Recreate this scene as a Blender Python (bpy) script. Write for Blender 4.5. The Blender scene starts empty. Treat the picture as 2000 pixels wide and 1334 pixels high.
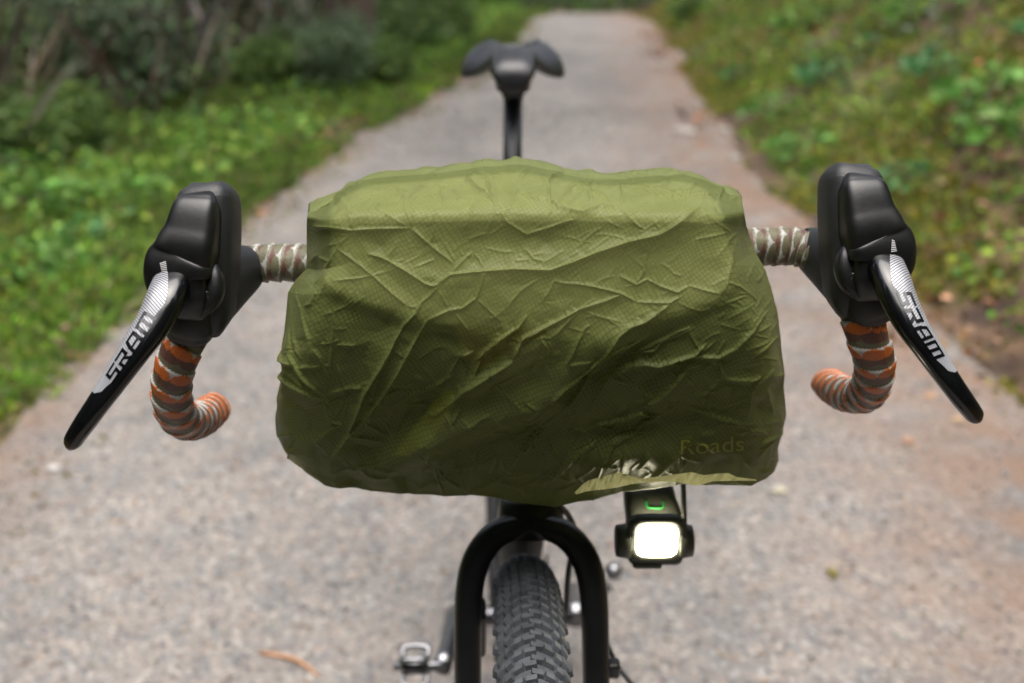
import bpy, bmesh, math, random
import numpy as np
from mathutils import Vector, Matrix
from mathutils.geometry import delaunay_2d_cdt
from mathutils.bvhtree import BVHTree

# ------------------------------------------------------------------ camera, world, sun, exposure
scn = bpy.context.scene
COL = scn.collection
FPX, TH, HC = 1944.0, math.radians(26.8), 1.22        # 35 mm lens on full frame, pitch, height
CT, ST = math.cos(TH), math.sin(TH)
cd = bpy.data.cameras.new('camera')
cam = bpy.data.objects.new('camera', cd); COL.objects.link(cam)
cam.location = (0, 0, HC); cam.rotation_euler = (math.pi/2 - TH, 0, 0)
cd.sensor_width = 36; cd.lens = 35; cd.clip_start = .02; cd.clip_end = 800
cd.dof.use_dof = True; cd.dof.focus_distance = .665; cd.dof.aperture_fstop = 3.7; cd.dof.aperture_blades = 9
scn.camera = cam

SUN_EL, SUN_AZ = math.radians(92), math.radians(-12)
w = bpy.data.worlds.new('World'); scn.world = w; w.use_nodes = True
nt = w.node_tree
bg = nt.nodes['Background']
sky = nt.nodes.new('ShaderNodeTexSky'); sky.sky_type = 'NISHITA'; sky.sun_disc = False
sky.sun_elevation = math.pi - SUN_EL; sky.sun_rotation = SUN_AZ + math.pi   # sun just past the zenith, on the viewer's side
sky.air_density = 1.0; sky.dust_density = 6.0; sky.ozone_density = .6
hs = nt.nodes.new('ShaderNodeHueSaturation'); hs.inputs['Saturation'].default_value = .68
nt.links.new(sky.outputs[0], hs.inputs['Color']); nt.links.new(hs.outputs[0], bg.inputs['Color'])
bg.inputs['Strength'].default_value = .115
sd = bpy.data.lights.new('sun', 'SUN'); sd.energy = 1.6; sd.angle = math.radians(55); sd.color = (1, .97, .93)
sun = bpy.data.objects.new('sun', sd); COL.objects.link(sun)
sun.rotation_euler = (-(math.radians(90) - SUN_EL), 0, -SUN_AZ)
scn.view_settings.view_transform = 'Standard'; scn.view_settings.look = 'None'
scn.view_settings.exposure = 1.2; scn.view_settings.gamma = 1
scn.render.engine = 'CYCLES'
scn.cycles.max_bounces = 7; scn.cycles.transparent_max_bounces = 10
scn.cycles.use_denoising = True
scn.cycles.caustics_reflective = False; scn.cycles.caustics_refractive = False
scn.cycles.sample_clamp_indirect = 4

rng = np.random.default_rng(11)
random.seed(5)

# ------------------------------------------------------------------ helpers
def at(px, py, d):
    v = (py - 667)/FPX
    return Vector(((px - 1000)/FPX*d, d*(CT - v*ST), HC - d*(ST + v*CT)))

def atY(px, py, Y):
    v = (py - 667)/FPX
    return at(px, py, Y/(CT - v*ST))

def tag(o, label=None, cat=None, group=None, kind=None):
    if label: o['label'] = label
    if cat: o['category'] = cat
    if group: o['group'] = group
    if kind: o['kind'] = kind
    return o

def empty(name, loc, label=None, cat=None, group=None):
    o = bpy.data.objects.new(name, None); COL.objects.link(o); o.location = loc
    o.empty_display_size = .05
    return tag(o, label, cat, group)

def link(name, me, mat=None, parent=None, smooth=True):
    o = bpy.data.objects.new(name, me); COL.objects.link(o)
    if mat and not me.materials: me.materials.append(mat)
    if smooth:
        me.polygons.foreach_set('use_smooth', [True]*len(me.polygons))
    if parent:
        o.parent = parent
        o.matrix_parent_inverse = world_mat(parent).inverted()
    return o

def world_mat(o):
    m = Matrix.Translation(o.location)
    return m

def mesh(name, verts, faces):
    me = bpy.data.meshes.new(name); me.from_pydata([tuple(v) for v in verts], [], faces); me.update()
    return me

def np_mesh(name, V, F, cols=None):
    """V (n,3), F (m,k) constant k, cols (n,4) point colours"""
    me = bpy.data.meshes.new(name)
    V = np.asarray(V, dtype=np.float32); F = np.asarray(F, dtype=np.int32)
    me.vertices.add(len(V)); me.vertices.foreach_set('co', V.ravel())
    k = F.shape[1]
    me.loops.add(F.size); me.loops.foreach_set('vertex_index', F.ravel())
    me.polygons.add(len(F)); me.polygons.foreach_set('loop_start', np.arange(0, F.size, k, dtype=np.int32))
    me.update(calc_edges=True)
    if cols is not None:
        a = me.color_attributes.new('col', 'FLOAT_COLOR', 'POINT')
        a.data.foreach_set('color', np.asarray(cols, dtype=np.float32).ravel())
    return me

def smoothstep(a, b, x):
    t = np.clip((x - a)/(b - a), 0, 1); return t*t*(3 - 2*t)

def catmull(pts, n):
    """resample rows of pts (k,m) with a Catmull-Rom spline into n rows"""
    P = np.array(pts, float); k = len(P)
    P = np.vstack([2*P[0]-P[1], P, 2*P[-1]-P[-2]])
    t = np.linspace(0, k-1-1e-9, n); i = t.astype(int); f = (t-i)[:, None]
    p0, p1, p2, p3 = P[i], P[i+1], P[i+2], P[i+3]
    return .5*(2*p1 + (p2-p0)*f + (2*p0-5*p1+4*p2-p3)*f**2 + (3*p1-p0-3*p2+p3)*f**3)

def ringmesh(name, rings, closed_ends=True):
    n = len(rings[0]); V = [p for r in rings for p in r]; F = []
    for i in range(len(rings)-1):
        for j in range(n):
            a, b = i*n+j, i*n+(j+1) % n
            F.append((a, b, b+n, a+n))
    if closed_ends:
        F.append(tuple(range(n-1, -1, -1))); o = (len(rings)-1)*n; F.append(tuple(range(o, o+n)))
    return mesh(name, V, F)

def sring(c, a, b, n=24, e=2.0):
    """superellipse ring: a, b half-axis vectors"""
    out = []
    for k in range(n):
        t = 2*math.pi*k/n; co, si = math.cos(t), math.sin(t)
        out.append(c + a*(math.copysign(abs(co)**(2/e), co)) + b*(math.copysign(abs(si)**(2/e), si)))
    return out

def frames(C):
    C = [Vector(c) for c in C]; T = []
    for i in range(len(C)):
        T.append((C[min(i+1, len(C)-1)] - C[max(i-1, 0)]).normalized())
    up = Vector((0, 0, 1)) if abs(T[0].z) < .9 else Vector((0, 1, 0))
    N = (up - T[0]*up.dot(T[0])).normalized(); out = [(C[0], T[0], N, T[0].cross(N))]
    for i in range(1, len(C)):
        N = (N - T[i]*N.dot(T[i])).normalized(); out.append((C[i], T[i], N, T[i].cross(N)))
    return out

def tube(name, pts, r, mat, parent=None, n=14, res=0, flat=1.0):
    rs = r if isinstance(r, (list, tuple)) else [r]*len(pts)
    A = [list(p)+[q] for p, q in zip(pts, rs)]
    if res: A = catmull(A, res)
    fr = frames([a[:3] for a in A])
    return link(name, ringmesh(name, [sring(c, N*a[3], B*a[3]*flat, n) for a, (c, T, N, B) in zip(A, fr)]), mat, parent)

def rbox(name, M, size, bev, mat, parent=None, seg=3):
    bm = bmesh.new(); bmesh.ops.create_cube(bm, size=1, matrix=M @ Matrix.Diagonal((*size, 1)))
    if bev: bmesh.ops.bevel(bm, geom=bm.edges[:], offset=bev, segments=seg, affect='EDGES', profile=.5)
    me = bpy.data.meshes.new(name); bm.to_mesh(me); bm.free()
    return link(name, me, mat, parent)

def cyl(name, p0, p1, r0, r1, mat, parent=None, n=20, bev=.15):
    p0, p1 = Vector(p0), Vector(p1); d = p1-p0; L = d.length
    pts = [(p0, r0*(1-bev)), (p0+d*min(.04, r0*.2/L), r0), (p1-d*min(.04, r1*.2/L), r1), (p1, r1*(1-bev))]
    fr = frames([p for p, _ in pts])
    T = d.normalized(); up = Vector((0, 0, 1)) if abs(T.z) < .9 else Vector((0, 1, 0))
    N = (up-T*up.dot(T)).normalized(); B = T.cross(N)
    return link(name, ringmesh(name, [sring(p, N*r, B*r, n) for p, r in pts]), mat, parent)

def join(name, obs, parent=None):
    """merge helper pieces of ONE part into a single mesh"""
    bm = bmesh.new()
    mats = []
    for o in obs:
        me = o.data; mt = me.materials[0] if me.materials else None
        if mt not in mats: mats.append(mt)
        k = len(bm.faces); bm.from_mesh(me); bm.faces.ensure_lookup_table()
        for f in bm.faces[k:]: f.material_index = mats.index(mt)
    me = bpy.data.meshes.new(name); bm.to_mesh(me); bm.free()
    for mt in mats: me.materials.append(mt)
    for o in obs: bpy.data.objects.remove(o)
    return link(name, me, None, parent)

# ------------------------------------------------------------------ materials
def mat(name, col=(.5, .5, .5), rough=.5, metal=0, spec=.5, bump=0, bscale=200, var=0, vscale=30, emis=None, estr=0):
    m = bpy.data.materials.new(name); m.use_nodes = True; t = m.node_tree; L = t.links
    b = t.nodes['Principled BSDF']
    b.inputs['Base Color'].default_value = (*col, 1); b.inputs['Roughness'].default_value = rough
    b.inputs['Metallic'].default_value = metal; b.inputs['Specular IOR Level'].default_value = spec
    tc = t.nodes.new('ShaderNodeTexCoord')
    if var:
        n = t.nodes.new('ShaderNodeTexNoise'); n.inputs['Scale'].default_value = vscale; n.inputs['Detail'].default_value = 6
        L.new(tc.outputs['Object'], n.inputs['Vector'])
        r = t.nodes.new('ShaderNodeMapRange'); r.inputs['To Min'].default_value = 1-var; r.inputs['To Max'].default_value = 1+var
        r.inputs['From Min'].default_value = .3; r.inputs['From Max'].default_value = .7
        L.new(n.outputs['Fac'], r.inputs['Value'])
        mx = t.nodes.new('ShaderNodeVectorMath'); mx.operation = 'SCALE'; mx.inputs[0].default_value = col
        L.new(r.outputs[0], mx.inputs['Scale']); L.new(mx.outputs[0], b.inputs['Base Color'])
        rr = t.nodes.new('ShaderNodeMapRange'); rr.inputs['To Min'].default_value = max(.02, rough-.5*var*rough); rr.inputs['To Max'].default_value = min(1, rough+.5*var*rough)
        L.new(n.outputs['Fac'], rr.inputs['Value']); L.new(rr.outputs[0], b.inputs['Roughness'])
    if bump:
        n2 = t.nodes.new('ShaderNodeTexNoise'); n2.inputs['Scale'].default_value = bscale; n2.inputs['Detail'].default_value = 3
        L.new(tc.outputs['Object'], n2.inputs['Vector'])
        bp = t.nodes.new('ShaderNodeBump'); bp.inputs['Strength'].default_value = bump; bp.inputs['Distance'].default_value = .001
        L.new(n2.outputs['Fac'], bp.inputs['Height']); L.new(bp.outputs[0], b.inputs['Normal'])
    if emis:
        b.inputs['Emission Color'].default_value = (*emis, 1); b.inputs['Emission Strength'].default_value = estr
    return m

def attr_mat(name, rough=.6, trans=0, spec=.3, var=.0, vs=5, bump=0, bs=100):
    m = bpy.data.materials.new(name); m.use_nodes = True; t = m.node_tree; L = t.links
    b = t.nodes['Principled BSDF']; b.inputs['Roughness'].default_value = rough; b.inputs['Specular IOR Level'].default_value = spec
    a = t.nodes.new('ShaderNodeVertexColor'); a.layer_name = 'col'
    src = a.outputs['Color']
    L.new(src, b.inputs['Base Color'])
    if bump:
        tc = t.nodes.new('ShaderNodeTexCoord')
        n2 = t.nodes.new('ShaderNodeTexNoise'); n2.inputs['Scale'].default_value = bs
        L.new(tc.outputs['Object'], n2.inputs['Vector'])
        bp = t.nodes.new('ShaderNodeBump'); bp.inputs['Strength'].default_value = bump; bp.inputs['Distance'].default_value = .001
        L.new(n2.outputs['Fac'], bp.inputs['Height']); L.new(bp.outputs[0], b.inputs['Normal'])
    if trans:
        tr = t.nodes.new('ShaderNodeBsdfTranslucent'); L.new(src, tr.inputs['Color'])
        mx = t.nodes.new('ShaderNodeMixShader'); mx.inputs[0].default_value = trans
        L.new(b.outputs[0], mx.inputs[1]); L.new(tr.outputs[0], mx.inputs[2])
        L.new(mx.outputs[0], t.nodes['Material Output'].inputs['Surface'])
    return m

M = {}
M['rubber'] = mat('hood_rubber', (.018, .019, .021), .5, spec=.5, bump=.25, bscale=900, var=.25, vscale=60)
M['gloss'] = mat('black_composite', (.005, .0055, .006), .4, spec=.5, var=.3, vscale=90, bump=.06, bscale=500)
M['lever'] = mat('lever_black_gloss', (.004, .0042, .005), .16, spec=.55, var=.3, vscale=70)
M['fork'] = mat('matt_black_carbon', (.011, .012, .014), .33, spec=.55, var=.25, vscale=25, bump=.05, bscale=300)
M['post'] = mat('seatpost_black', (.01, .0105, .012), .3, spec=.5, var=.2)
M['saddle'] = mat('saddle_black', (.012, .013, .016), .46, spec=.6, var=.2, vscale=40, bump=.1, bscale=500)
M['tyre'] = mat('tyre_rubber', (.07, .076, .086), .72, spec=.35, var=.35, vscale=60, bump=.3, bscale=500)
M['silver'] = mat('bare_metal', (.26, .265, .28), .36, 1, var=.15, vscale=60)
M['dark_metal'] = mat('dark_metal', (.12, .12, .13), .3, 1, var=.2)
M['frame'] = mat('frame_black', (.008, .009, .010), .55, spec=.3, var=.2, vscale=15)
M['housing'] = mat('lamp_housing', (.05, .052, .04), .42, spec=.5, var=.2)
M['bolt'] = mat('bolt_steel', (.05, .05, .055), .3, .8)

# ------------------------------------------------------------------ terrain
LE = [(-1.05, -2), (-1.05, 0), (-1.12, 1.2), (-1.2, 2.0), (-1.28, 2.6), (-1.22, 3.3), (-1.05, 4.2), (-.85, 5.2), (-.62, 6.3), (-.4, 7.8), (-.2, 9.2), (-.25, 10.2), (-1.2, 11.3), (-3.5, 12.3)]
def descend(Y):
    Y = np.asarray(Y, float); return -.05*np.clip(Y-2, 0, 40)
def ray_ground(px, py):
    v = (py-667)/FPX; fy, fz = CT - v*ST, -(ST + v*CT)
    d = 2.0
    for _ in range(40):
        Y = d*fy; d = (float(descend(Y)) - HC)/fz
    return (px-1000)/FPX*d, d*fy
LPX = [(-420, 1330), (-160, 1010), (0, 830), (60, 735), (215, 612), (345, 500), (470, 405), (620, 300), (780, 215), (900, 150), (985, 85), (1008, 42), (1050, 31)]
RPX = [(2500, 1330), (2160, 1000), (1990, 780), (1860, 640), (1740, 540), (1610, 450), (1520, 370), (1430, 270), (1385, 200), (1330, 120), (1305, 75), (1285, 45), (1235, 27)]
Lp = [ray_ground(*p) for p in LPX]; Rp = [ray_ground(*p) for p in RPX]
Lp = [(Lp[0][0], -4)] + Lp; Rp = [(Rp[0][0], -4)] + Rp
YEND = max(Rp[-1][1], Lp[-1][1])
def XL(Y): return np.interp(Y, [p[1] for p in Lp], [p[0] for p in Lp])
def XR(Y): return np.interp(Y, [p[1] for p in Rp], [p[0] for p in Rp])

def vnoise(x, y, seed=0):
    """cheap smooth value noise in numpy"""
    x = np.asarray(x, float); y = np.asarray(y, float)
    xi, yi = np.floor(x).astype(int), np.floor(y).astype(int); fx, fy = x-xi, y-yi
    fx = fx*fx*(3-2*fx); fy = fy*fy*(3-2*fy)
    def h(a, b):
        n = (a*374761393 + b*668265263 + seed*974634777) & 0x7fffffff
        n = ((n ^ (n >> 13))*1274126177) & 0x7fffffff
        return ((n ^ (n >> 16)) & 0xffff)/65535.0
    return (h(xi, yi)*(1-fx) + h(xi+1, yi)*fx)*(1-fy) + (h(xi, yi+1)*(1-fx) + h(xi+1, yi+1)*fx)*fy

def fbm(x, y, seed=0, o=4):
    s = 0; a = .5
    for k in range(o): s = s + a*vnoise(x*2**k, y*2**k, seed+k); a *= .5
    return s/(1-.5**o)

def ground_z(X, Y):
    X = np.asarray(X, float); Y = np.asarray(Y, float)
    xl, xr = XL(Y), XR(Y)
    z = descend(Y)
    r = np.clip(X-xr, 0, 60); l = np.clip(xl-X, 0, 60)
    far = np.clip(Y-YEND-.3, 0, 60)
    z = z + .62*np.clip(r-.1, 0, 3.2) + .12*np.clip(r-3.3, 0, 60) + .07*np.clip(l-.25, 0, 30)
    out = np.clip(np.maximum(r, l), 0, .5)*2
    z = z + out*(.16*(fbm(X*1.3, Y*1.3, 3)-.5) + .05*(fbm(X*6, Y*6, 9)-.5))
    z = z + np.clip(far*.05, 0, 4)
    inside = (X > xl-.03) & (X < xr+.03) & (Y < YEND+.1)
    return z - np.where(inside, .012, 0)

# ground sheet: fine near, coarse to the horizon
gx = np.unique(np.concatenate([np.linspace(-300, -30, 10), np.linspace(-30, -7, 24), np.arange(-7, 8, .085), np.linspace(8, 30, 24), np.linspace(30, 300, 10)]))
gy = np.unique(np.concatenate([np.linspace(-300, -20, 10), np.linspace(-20, -1, 20), np.arange(-1, 14, .1), np.linspace(14, 40, 30), np.linspace(40, 500, 14)]))
GX, GY = np.meshgrid(gx, gy); GZ = ground_z(GX, GY)
V = np.stack([GX.ravel(), GY.ravel(), GZ.ravel()], 1)
ny, nx = GX.shape
idx = np.arange(nx*ny).reshape(ny, nx)
F = np.stack([idx[:-1, :-1].ravel(), idx[:-1, 1:].ravel(), idx[1:, 1:].ravel(), idx[1:, :-1].ravel()], 1)

def soil_mat():
    m = bpy.data.materials.new('forest_floor'); m.use_nodes = True; t = m.node_tree; L = t.links
    b = t.nodes['Principled BSDF']; b.inputs['Roughness'].default_value = .9
    g = t.nodes.new('ShaderNodeNewGeometry')
    def noise(s, d=5):
        n = t.nodes.new('ShaderNodeTexNoise'); n.inputs['Scale'].default_value = s; n.inputs['Detail'].default_value = d
        L.new(g.outputs['Position'], n.inputs['Vector']); return n
    n1, n2 = noise(1.6), noise(9)
    r = t.nodes.new('ShaderNodeValToRGB'); e = r.color_ramp.elements
    e[0].position = .32; e[0].color = (.05, .028, .014, 1); e[1].position = .68; e[1].color = (.06, .085, .018, 1)
    x = e.new(.48); x.color = (.09, .06, .04, 1); x = e.new(.58); x.color = (.09, .08, .02, 1)
    L.new(n1.outputs['Fac'], r.inputs[0])
    r2 = t.nodes.new('ShaderNodeValToRGB'); e = r2.color_ramp.elements
    e[0].position = .35; e[0].color = (.45, .4, .4, 1); e[1].position = .68; e[1].color = (1.6, 1.5, 1.3, 1)
    L.new(n2.outputs['Fac'], r2.inputs[0])
    mx = t.nodes.new('ShaderNodeMix'); mx.data_type = 'RGBA'; mx.blend_type = 'MULTIPLY'; mx.inputs[0].default_value = 1
    L.new(r.outputs[0], mx.inputs['A']); L.new(r2.outputs[0], mx.inputs['B']); L.new(mx.outputs['Result'], b.inputs['Base Color'])
    bp = t.nodes.new('ShaderNodeBump'); bp.inputs['Distance'].default_value = .03; L.new(n2.outputs['Fac'], bp.inputs['Height']); L.new(bp.outputs[0], b.inputs['Normal'])
    return m
link('ground', np_mesh('ground', V, F), soil_mat())['kind'] = 'structure'

# gravel path, its edge wavering
def path_mat():
    m = bpy.data.materials.new('gravel_path'); m.use_nodes = True; t = m.node_tree; L = t.links
    b = t.nodes['Principled BSDF']; b.inputs['Roughness'].default_value = .85; b.inputs['Specular IOR Level'].default_value = .25
    g = t.nodes.new('ShaderNodeNewGeometry')
    v = t.nodes.new('ShaderNodeTexVoronoi'); v.inputs['Scale'].default_value = 120
    L.new(g.outputs['Position'], v.inputs['Vector'])
    sp = t.nodes.new('ShaderNodeSeparateColor'); L.new(v.outputs['Color'], sp.inputs[0])
    r = t.nodes.new('ShaderNodeValToRGB'); e = r.color_ramp.elements
    e[0].position = 0; e[0].color = (.2, .2, .21, 1); e[1].position = 1; e[1].color = (.6, .58, .55, 1)
    for p, c in ((.22, (.30, .29, .285)), (.5, (.37, .35, .335)), (.74, (.41, .39, .375)), (.8, (.44, .33, .27)), (.86, (.45, .43, .41))):
        x = e.new(p); x.color = (*[.6*q+.4*.37*k for q, k in zip(c, (1.03, 1, .96))], 1)
    L.new(sp.outputs[0], r.inputs[0])
    v2 = t.nodes.new('ShaderNodeTexVoronoi'); v2.inputs['Scale'].default_value = 34
    L.new(g.outputs['Position'], v2.inputs['Vector'])
    sp2 = t.nodes.new('ShaderNodeSeparateColor'); L.new(v2.outputs['Color'], sp2.inputs[0])
    r3 = t.nodes.new('ShaderNodeValToRGB'); e = r3.color_ramp.elements
    e[0].position = .05; e[0].color = (.9, .93, .96, 1); e[1].position = .95; e[1].color = (1.06, 1.03, 1.0, 1)
    x = e.new(.5); x.color = (1, .98, .97, 1)
    L.new(sp2.outputs[1], r3.inputs[0])
    n = t.nodes.new('ShaderNodeTexNoise'); n.inputs['Scale'].default_value = 2.2; n.inputs['Detail'].default_value = 8; n.inputs['Roughness'].default_value = .65
    L.new(g.outputs['Position'], n.inputs['Vector'])
    r2 = t.nodes.new('ShaderNodeValToRGB'); e = r2.color_ramp.elements
    e[0].position = .3; e[0].color = (.40, .405, .41, 1); e[1].position = .7; e[1].color = (.68, .66, .64, 1)
    L.new(n.outputs['Fac'], r2.inputs[0])
    src = r.outputs[0]
    for q in (r3, r2):
        mx = t.nodes.new('ShaderNodeMix'); mx.data_type = 'RGBA'; mx.blend_type = 'MULTIPLY'; mx.inputs[0].default_value = 1
        L.new(src, mx.inputs['A']); L.new(q.outputs[0], mx.inputs['B']); src = mx.outputs['Result']
    # brown leaf mould along both edges (edge attribute)
    a = t.nodes.new('ShaderNodeVertexColor'); a.layer_name = 'col'
    sa = t.nodes.new('ShaderNodeSeparateColor'); L.new(a.outputs['Color'], sa.inputs[0])
    me = t.nodes.new('ShaderNodeMath'); me.operation = 'MULTIPLY'; L.new(sa.outputs[0], me.inputs[0])
    n4 = t.nodes.new('ShaderNodeTexNoise'); n4.inputs['Scale'].default_value = 7; n4.inputs['Detail'].default_value = 6
    L.new(g.outputs['Position'], n4.inputs['Vector'])
    rr = t.nodes.new('ShaderNodeMapRange'); rr.inputs['From Min'].default_value = .3; rr.inputs['From Max'].default_value = .6
    L.new(n4.outputs['Fac'], rr.inputs['Value']); L.new(rr.outputs[0], me.inputs[1])
    mx = t.nodes.new('ShaderNodeMix'); mx.data_type = 'RGBA'; L.new(me.outputs[0], mx.inputs[0])
    L.new(src, mx.inputs['A']); mx.inputs['B'].default_value = (.2, .125, .085, 1)
    L.new(mx.outputs['Result'], b.inputs['Base Color'])
    bp = t.nodes.new('ShaderNodeBump'); bp.inputs['Distance'].default_value = .004; bp.inputs['Strength'].default_value = .6
    L.new(v.outputs['Distance'], bp.inputs['Height']); L.new(bp.outputs[0], b.inputs['Normal'])
    return m
py_ = np.unique(np.concatenate([np.linspace(-4, 0, 20), np.arange(0, YEND, .06)])); nu = 60
pv = []; pc = []
for Y in py_:
    a = float(XL(Y)) + .2*(fbm(Y*2.3, 1.7, 21)-.5) + .0; b_ = float(XR(Y)) + .24*(fbm(Y*2.1, 8.3, 22)-.5)
    for k in range(nu+1):
        s = k/nu; X = a + (b_-a)*s
        z = float(descend(Y)) + .006 + .012*(float(fbm(X*2.5, Y*2.5, 5))-.5) - (.022 if k in (0, nu) else 0)
        pv.append((X, Y, z)); e1 = min(1, max(0, 1-(X-a)/.22)); e2 = min(1, max(0, 1-(b_-X)/.75))
        pc.append((max(e1*.8, e2), 0, 0, 1))
n1 = nu+1; ii = np.arange(len(py_)*n1).reshape(-1, n1)
pf = np.stack([ii[:-1, :-1].ravel(), ii[:-1, 1:].ravel(), ii[1:, 1:].ravel(), ii[1:, :-1].ravel()], 1)
# the far end of the path swings left behind the bushes
link('gravel_path', np_mesh('gravel_path', pv, pf, pc), path_mat())['kind'] = 'structure'

# ------------------------------------------------------------------ foliage builders
def leaves(C, N, L, W, col, fold=.25, droop=0):
    """C centres (n,3), N leaf directions (n,3), lengths L, widths W -> V,F,colours (rhombic folded leaf, 2 triangles + fold = 4 tris)"""
    n = len(C); D = N/np.linalg.norm(N, axis=1, keepdims=True)
    R = rng.normal(size=(n, 3)); S = np.cross(D, R); S /= np.linalg.norm(S, axis=1, keepdims=True)
    U = np.cross(S, D)
    L = L[:, None]; W = W[:, None]
    base = C; tip = C + D*L; m = C + D*L*.45
    l = m + S*W*.5 + U*W*fold; r = m - S*W*.5 + U*W*fold
    tip = tip - np.array([0, 0, 1])*L*droop
    V = np.stack([base, l, tip, r], 1).reshape(-1, 3)
    i = np.arange(n)*4
    F = np.concatenate([np.stack([i, i+1, i+2], 1), np.stack([i, i+2, i+3], 1)])
    c = np.repeat(np.concatenate([col, np.ones((n, 1))], 1), 4, 0)
    return V, F, c

def pick(n, pal, jit=.25):
    pal = np.array(pal); k = rng.integers(0, len(pal), n); c = pal[k]*(1+jit*rng.normal(size=(n, 1)))
    c = c*1.42*(1+.08*rng.normal(size=(n, 3))); return np.clip(c, .004, .9)

M['leaf'] = attr_mat('leaf', .5, trans=.35, spec=.35)
M['grass'] = attr_mat('grass_blade', .55, trans=.4, spec=.3)
M['litter'] = attr_mat('dry_leaf', .8, trans=.1, spec=.2)
M['pebble'] = attr_mat('pebble', .8, spec=.3, bump=.3, bs=300)

def bark(name, c):
    m = mat(name, c, .9, bump=1.0, bscale=22, var=.5, vscale=9); m.node_tree.nodes['Bump'].inputs['Distance'].default_value = .02; return m
M['bark'] = bark('bark_brown', (.14, .10, .08)); M['bark_grey'] = bark('bark_grey', (.2, .175, .15))

def stuff(name, parts, m, smooth=False):
    off = 0; Vs, Fs, Cs = [], [], []
    for V, F, c in parts: Vs.append(V); Fs.append(F+off); Cs.append(c); off += len(V)
    o = link(name, np_mesh(name, np.concatenate(Vs), np.concatenate(Fs), np.concatenate(Cs)), m, smooth=smooth)
    return o

# view-independent region sampling beside the path
def sample_side(n, side, dmin, dmax, y0=0, y1=14, power=1.0):
    Y = rng.uniform(y0, y1, n); D = dmin + (dmax-dmin)*rng.random(n)**power
    X = XL(Y)-D if side < 0 else XR(Y)+D
    return X, Y, D

GREENS = [(.10, .18, .035), (.13, .22, .04), (.17, .26, .05), (.09, .14, .04), (.19, .22, .06), (.17, .16, .08)]
DARKG = [(.05, .09, .03), (.07, .12, .04), (.05, .08, .04), (.09, .13, .06), (.09, .12, .08), (.1, .09, .06)]
# grass verge on the left: a bright band along the path, thinning into the bushes
P = []
def grass(n, side, dmin, dmax, y0, y1, h, pal, power=1.0, wd=.006, clump=.45, keep=None):
    X, Y, D = sample_side(n, side, dmin, dmax, y0, y1, power)
    k = fbm(X*2.2, Y*2.2, 31) > clump
    if keep is not None: k &= keep(X, Y, D)
    X, Y, D = X[k], Y[k], D[k]; n = len(X)
    Z = ground_z(X, Y)
    N = np.stack([rng.normal(0, .55, n), rng.normal(0, .55, n), np.ones(n)], 1)
    H = h*(.4+.9*rng.random(n))*(.6+.9*fbm(X*1.1, Y*1.1, 77))
    tone = (.65+.75*fbm(X*1.7, Y*1.7, 55))[:, None]
    c = np.clip(pick(n, pal)*tone, .004, .9)
    P.append(leaves(np.stack([X, Y, Z], 1), N, H, np.full(n, wd)*(1+rng.random(n)), c, .1, .35))
grass(60000, -1, -.08, 1.5, .5, 11.5, .11, GREENS, 1.2, .008, .38)
grass(9000, -1, -.28, .02, .8, 10, .04, [(.24, .22, .05), (.2, .13, .06), (.16, .2, .05)], .7, .012, .4)
grass(26000, -1, .0, .8, .5, 11.5, .07, [(.2, .3, .04), (.28, .33, .05), (.16, .3, .03)], 1.5, .012, .35)
grass(26000, -1, 1.2, 5, 1, 13, .22, DARKG+GREENS[:2], 1.0, .016, .35)
o = stuff('grass', P, M['grass']); tag(o, 'bright green grass verge along the left side of the path', 'grass', kind='stuff')
P = []
grass(22000, 1, .05, 1.6, 3.0, 12.5, .07, GREENS+[(.25, .27, .03)], 1.1, .009, .5)
grass(12000, 1, .3, 3.5, 5.5, 13, .12, GREENS, 1.0, .012, .45)
n = 14000; X = rng.uniform(-4, 4.5, n); Y = YEND+.05+rng.uniform(0, 3.5, n)**1; N = np.stack([rng.normal(0, .5, n), rng.normal(0, .5, n), np.ones(n)], 1)
P.append(leaves(np.stack([X, Y, ground_z(X, Y)], 1), N, .22*(.4+rng.random(n)), np.full(n, .03), pick(n, DARKG+GREENS[:1]), .1, .3))
o = stuff('grass', P, M['grass']); tag(o, 'patchy low grass on the right bank beside the path', 'grass', kind='stuff')

# broad leaved ground cover, both sides
def cover_leaves(n, side, dmin, dmax, y0, y1, size, pal, hmax, thr=.5, seed=0, sc=1.6, power=1.0):
    X, Y, D = sample_side(n, side, dmin, dmax, y0, y1, power)
    f = fbm(X*sc, Y*sc, 91+seed); k = f > thr
    X, Y, f = X[k], Y[k], f[k]; n = len(X)
    up = hmax*np.clip((f-thr)/.15, .15, 1)*rng.random(n)
    Z = ground_z(X, Y)+up
    N = rng.normal(size=(n, 3)); N[:, 2] = np.abs(N[:, 2])*.5+.15
    tone = (.55+.9*fbm(X*2.9, Y*2.9, 44+seed))[:, None]
    c = np.clip(pick(n, pal)*tone, .004, .9)
    s = size*(.5+rng.random(n))
    P.append(leaves(np.stack([X, Y, Z], 1), N, s, s*.62, c, .18, .1))
P = []
cover_leaves(26000, -1, .15, 2.2, .8, 12, .035, [(.13, .26, .04), (.18, .33, .05), (.09, .19, .05), (.24, .34, .06)], .12, .42, 1)
cover_leaves(30000, -1, 1.0, 5.5, 1.5, 13.5, .05, DARKG+[(.1, .18, .05), (.12, .2, .1)], .35, .4, 2)
n = 5200; X, Y, D = sample_side(n, -1, 1.1, 6.5, 1.5, 13.5); N = np.stack([rng.normal(0, .45, n), rng.normal(0, .45, n), np.ones(n)], 1)
P.append(leaves(np.stack([X, Y, ground_z(X, Y)], 1), N, .75*(.3+rng.random(n)), np.full(n, .016)*(1+rng.random(n)), pick(n, [(.13, .1, .075), (.17, .14, .11), (.09, .06, .045), (.2, .18, .15)]), .1, .1))
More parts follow.
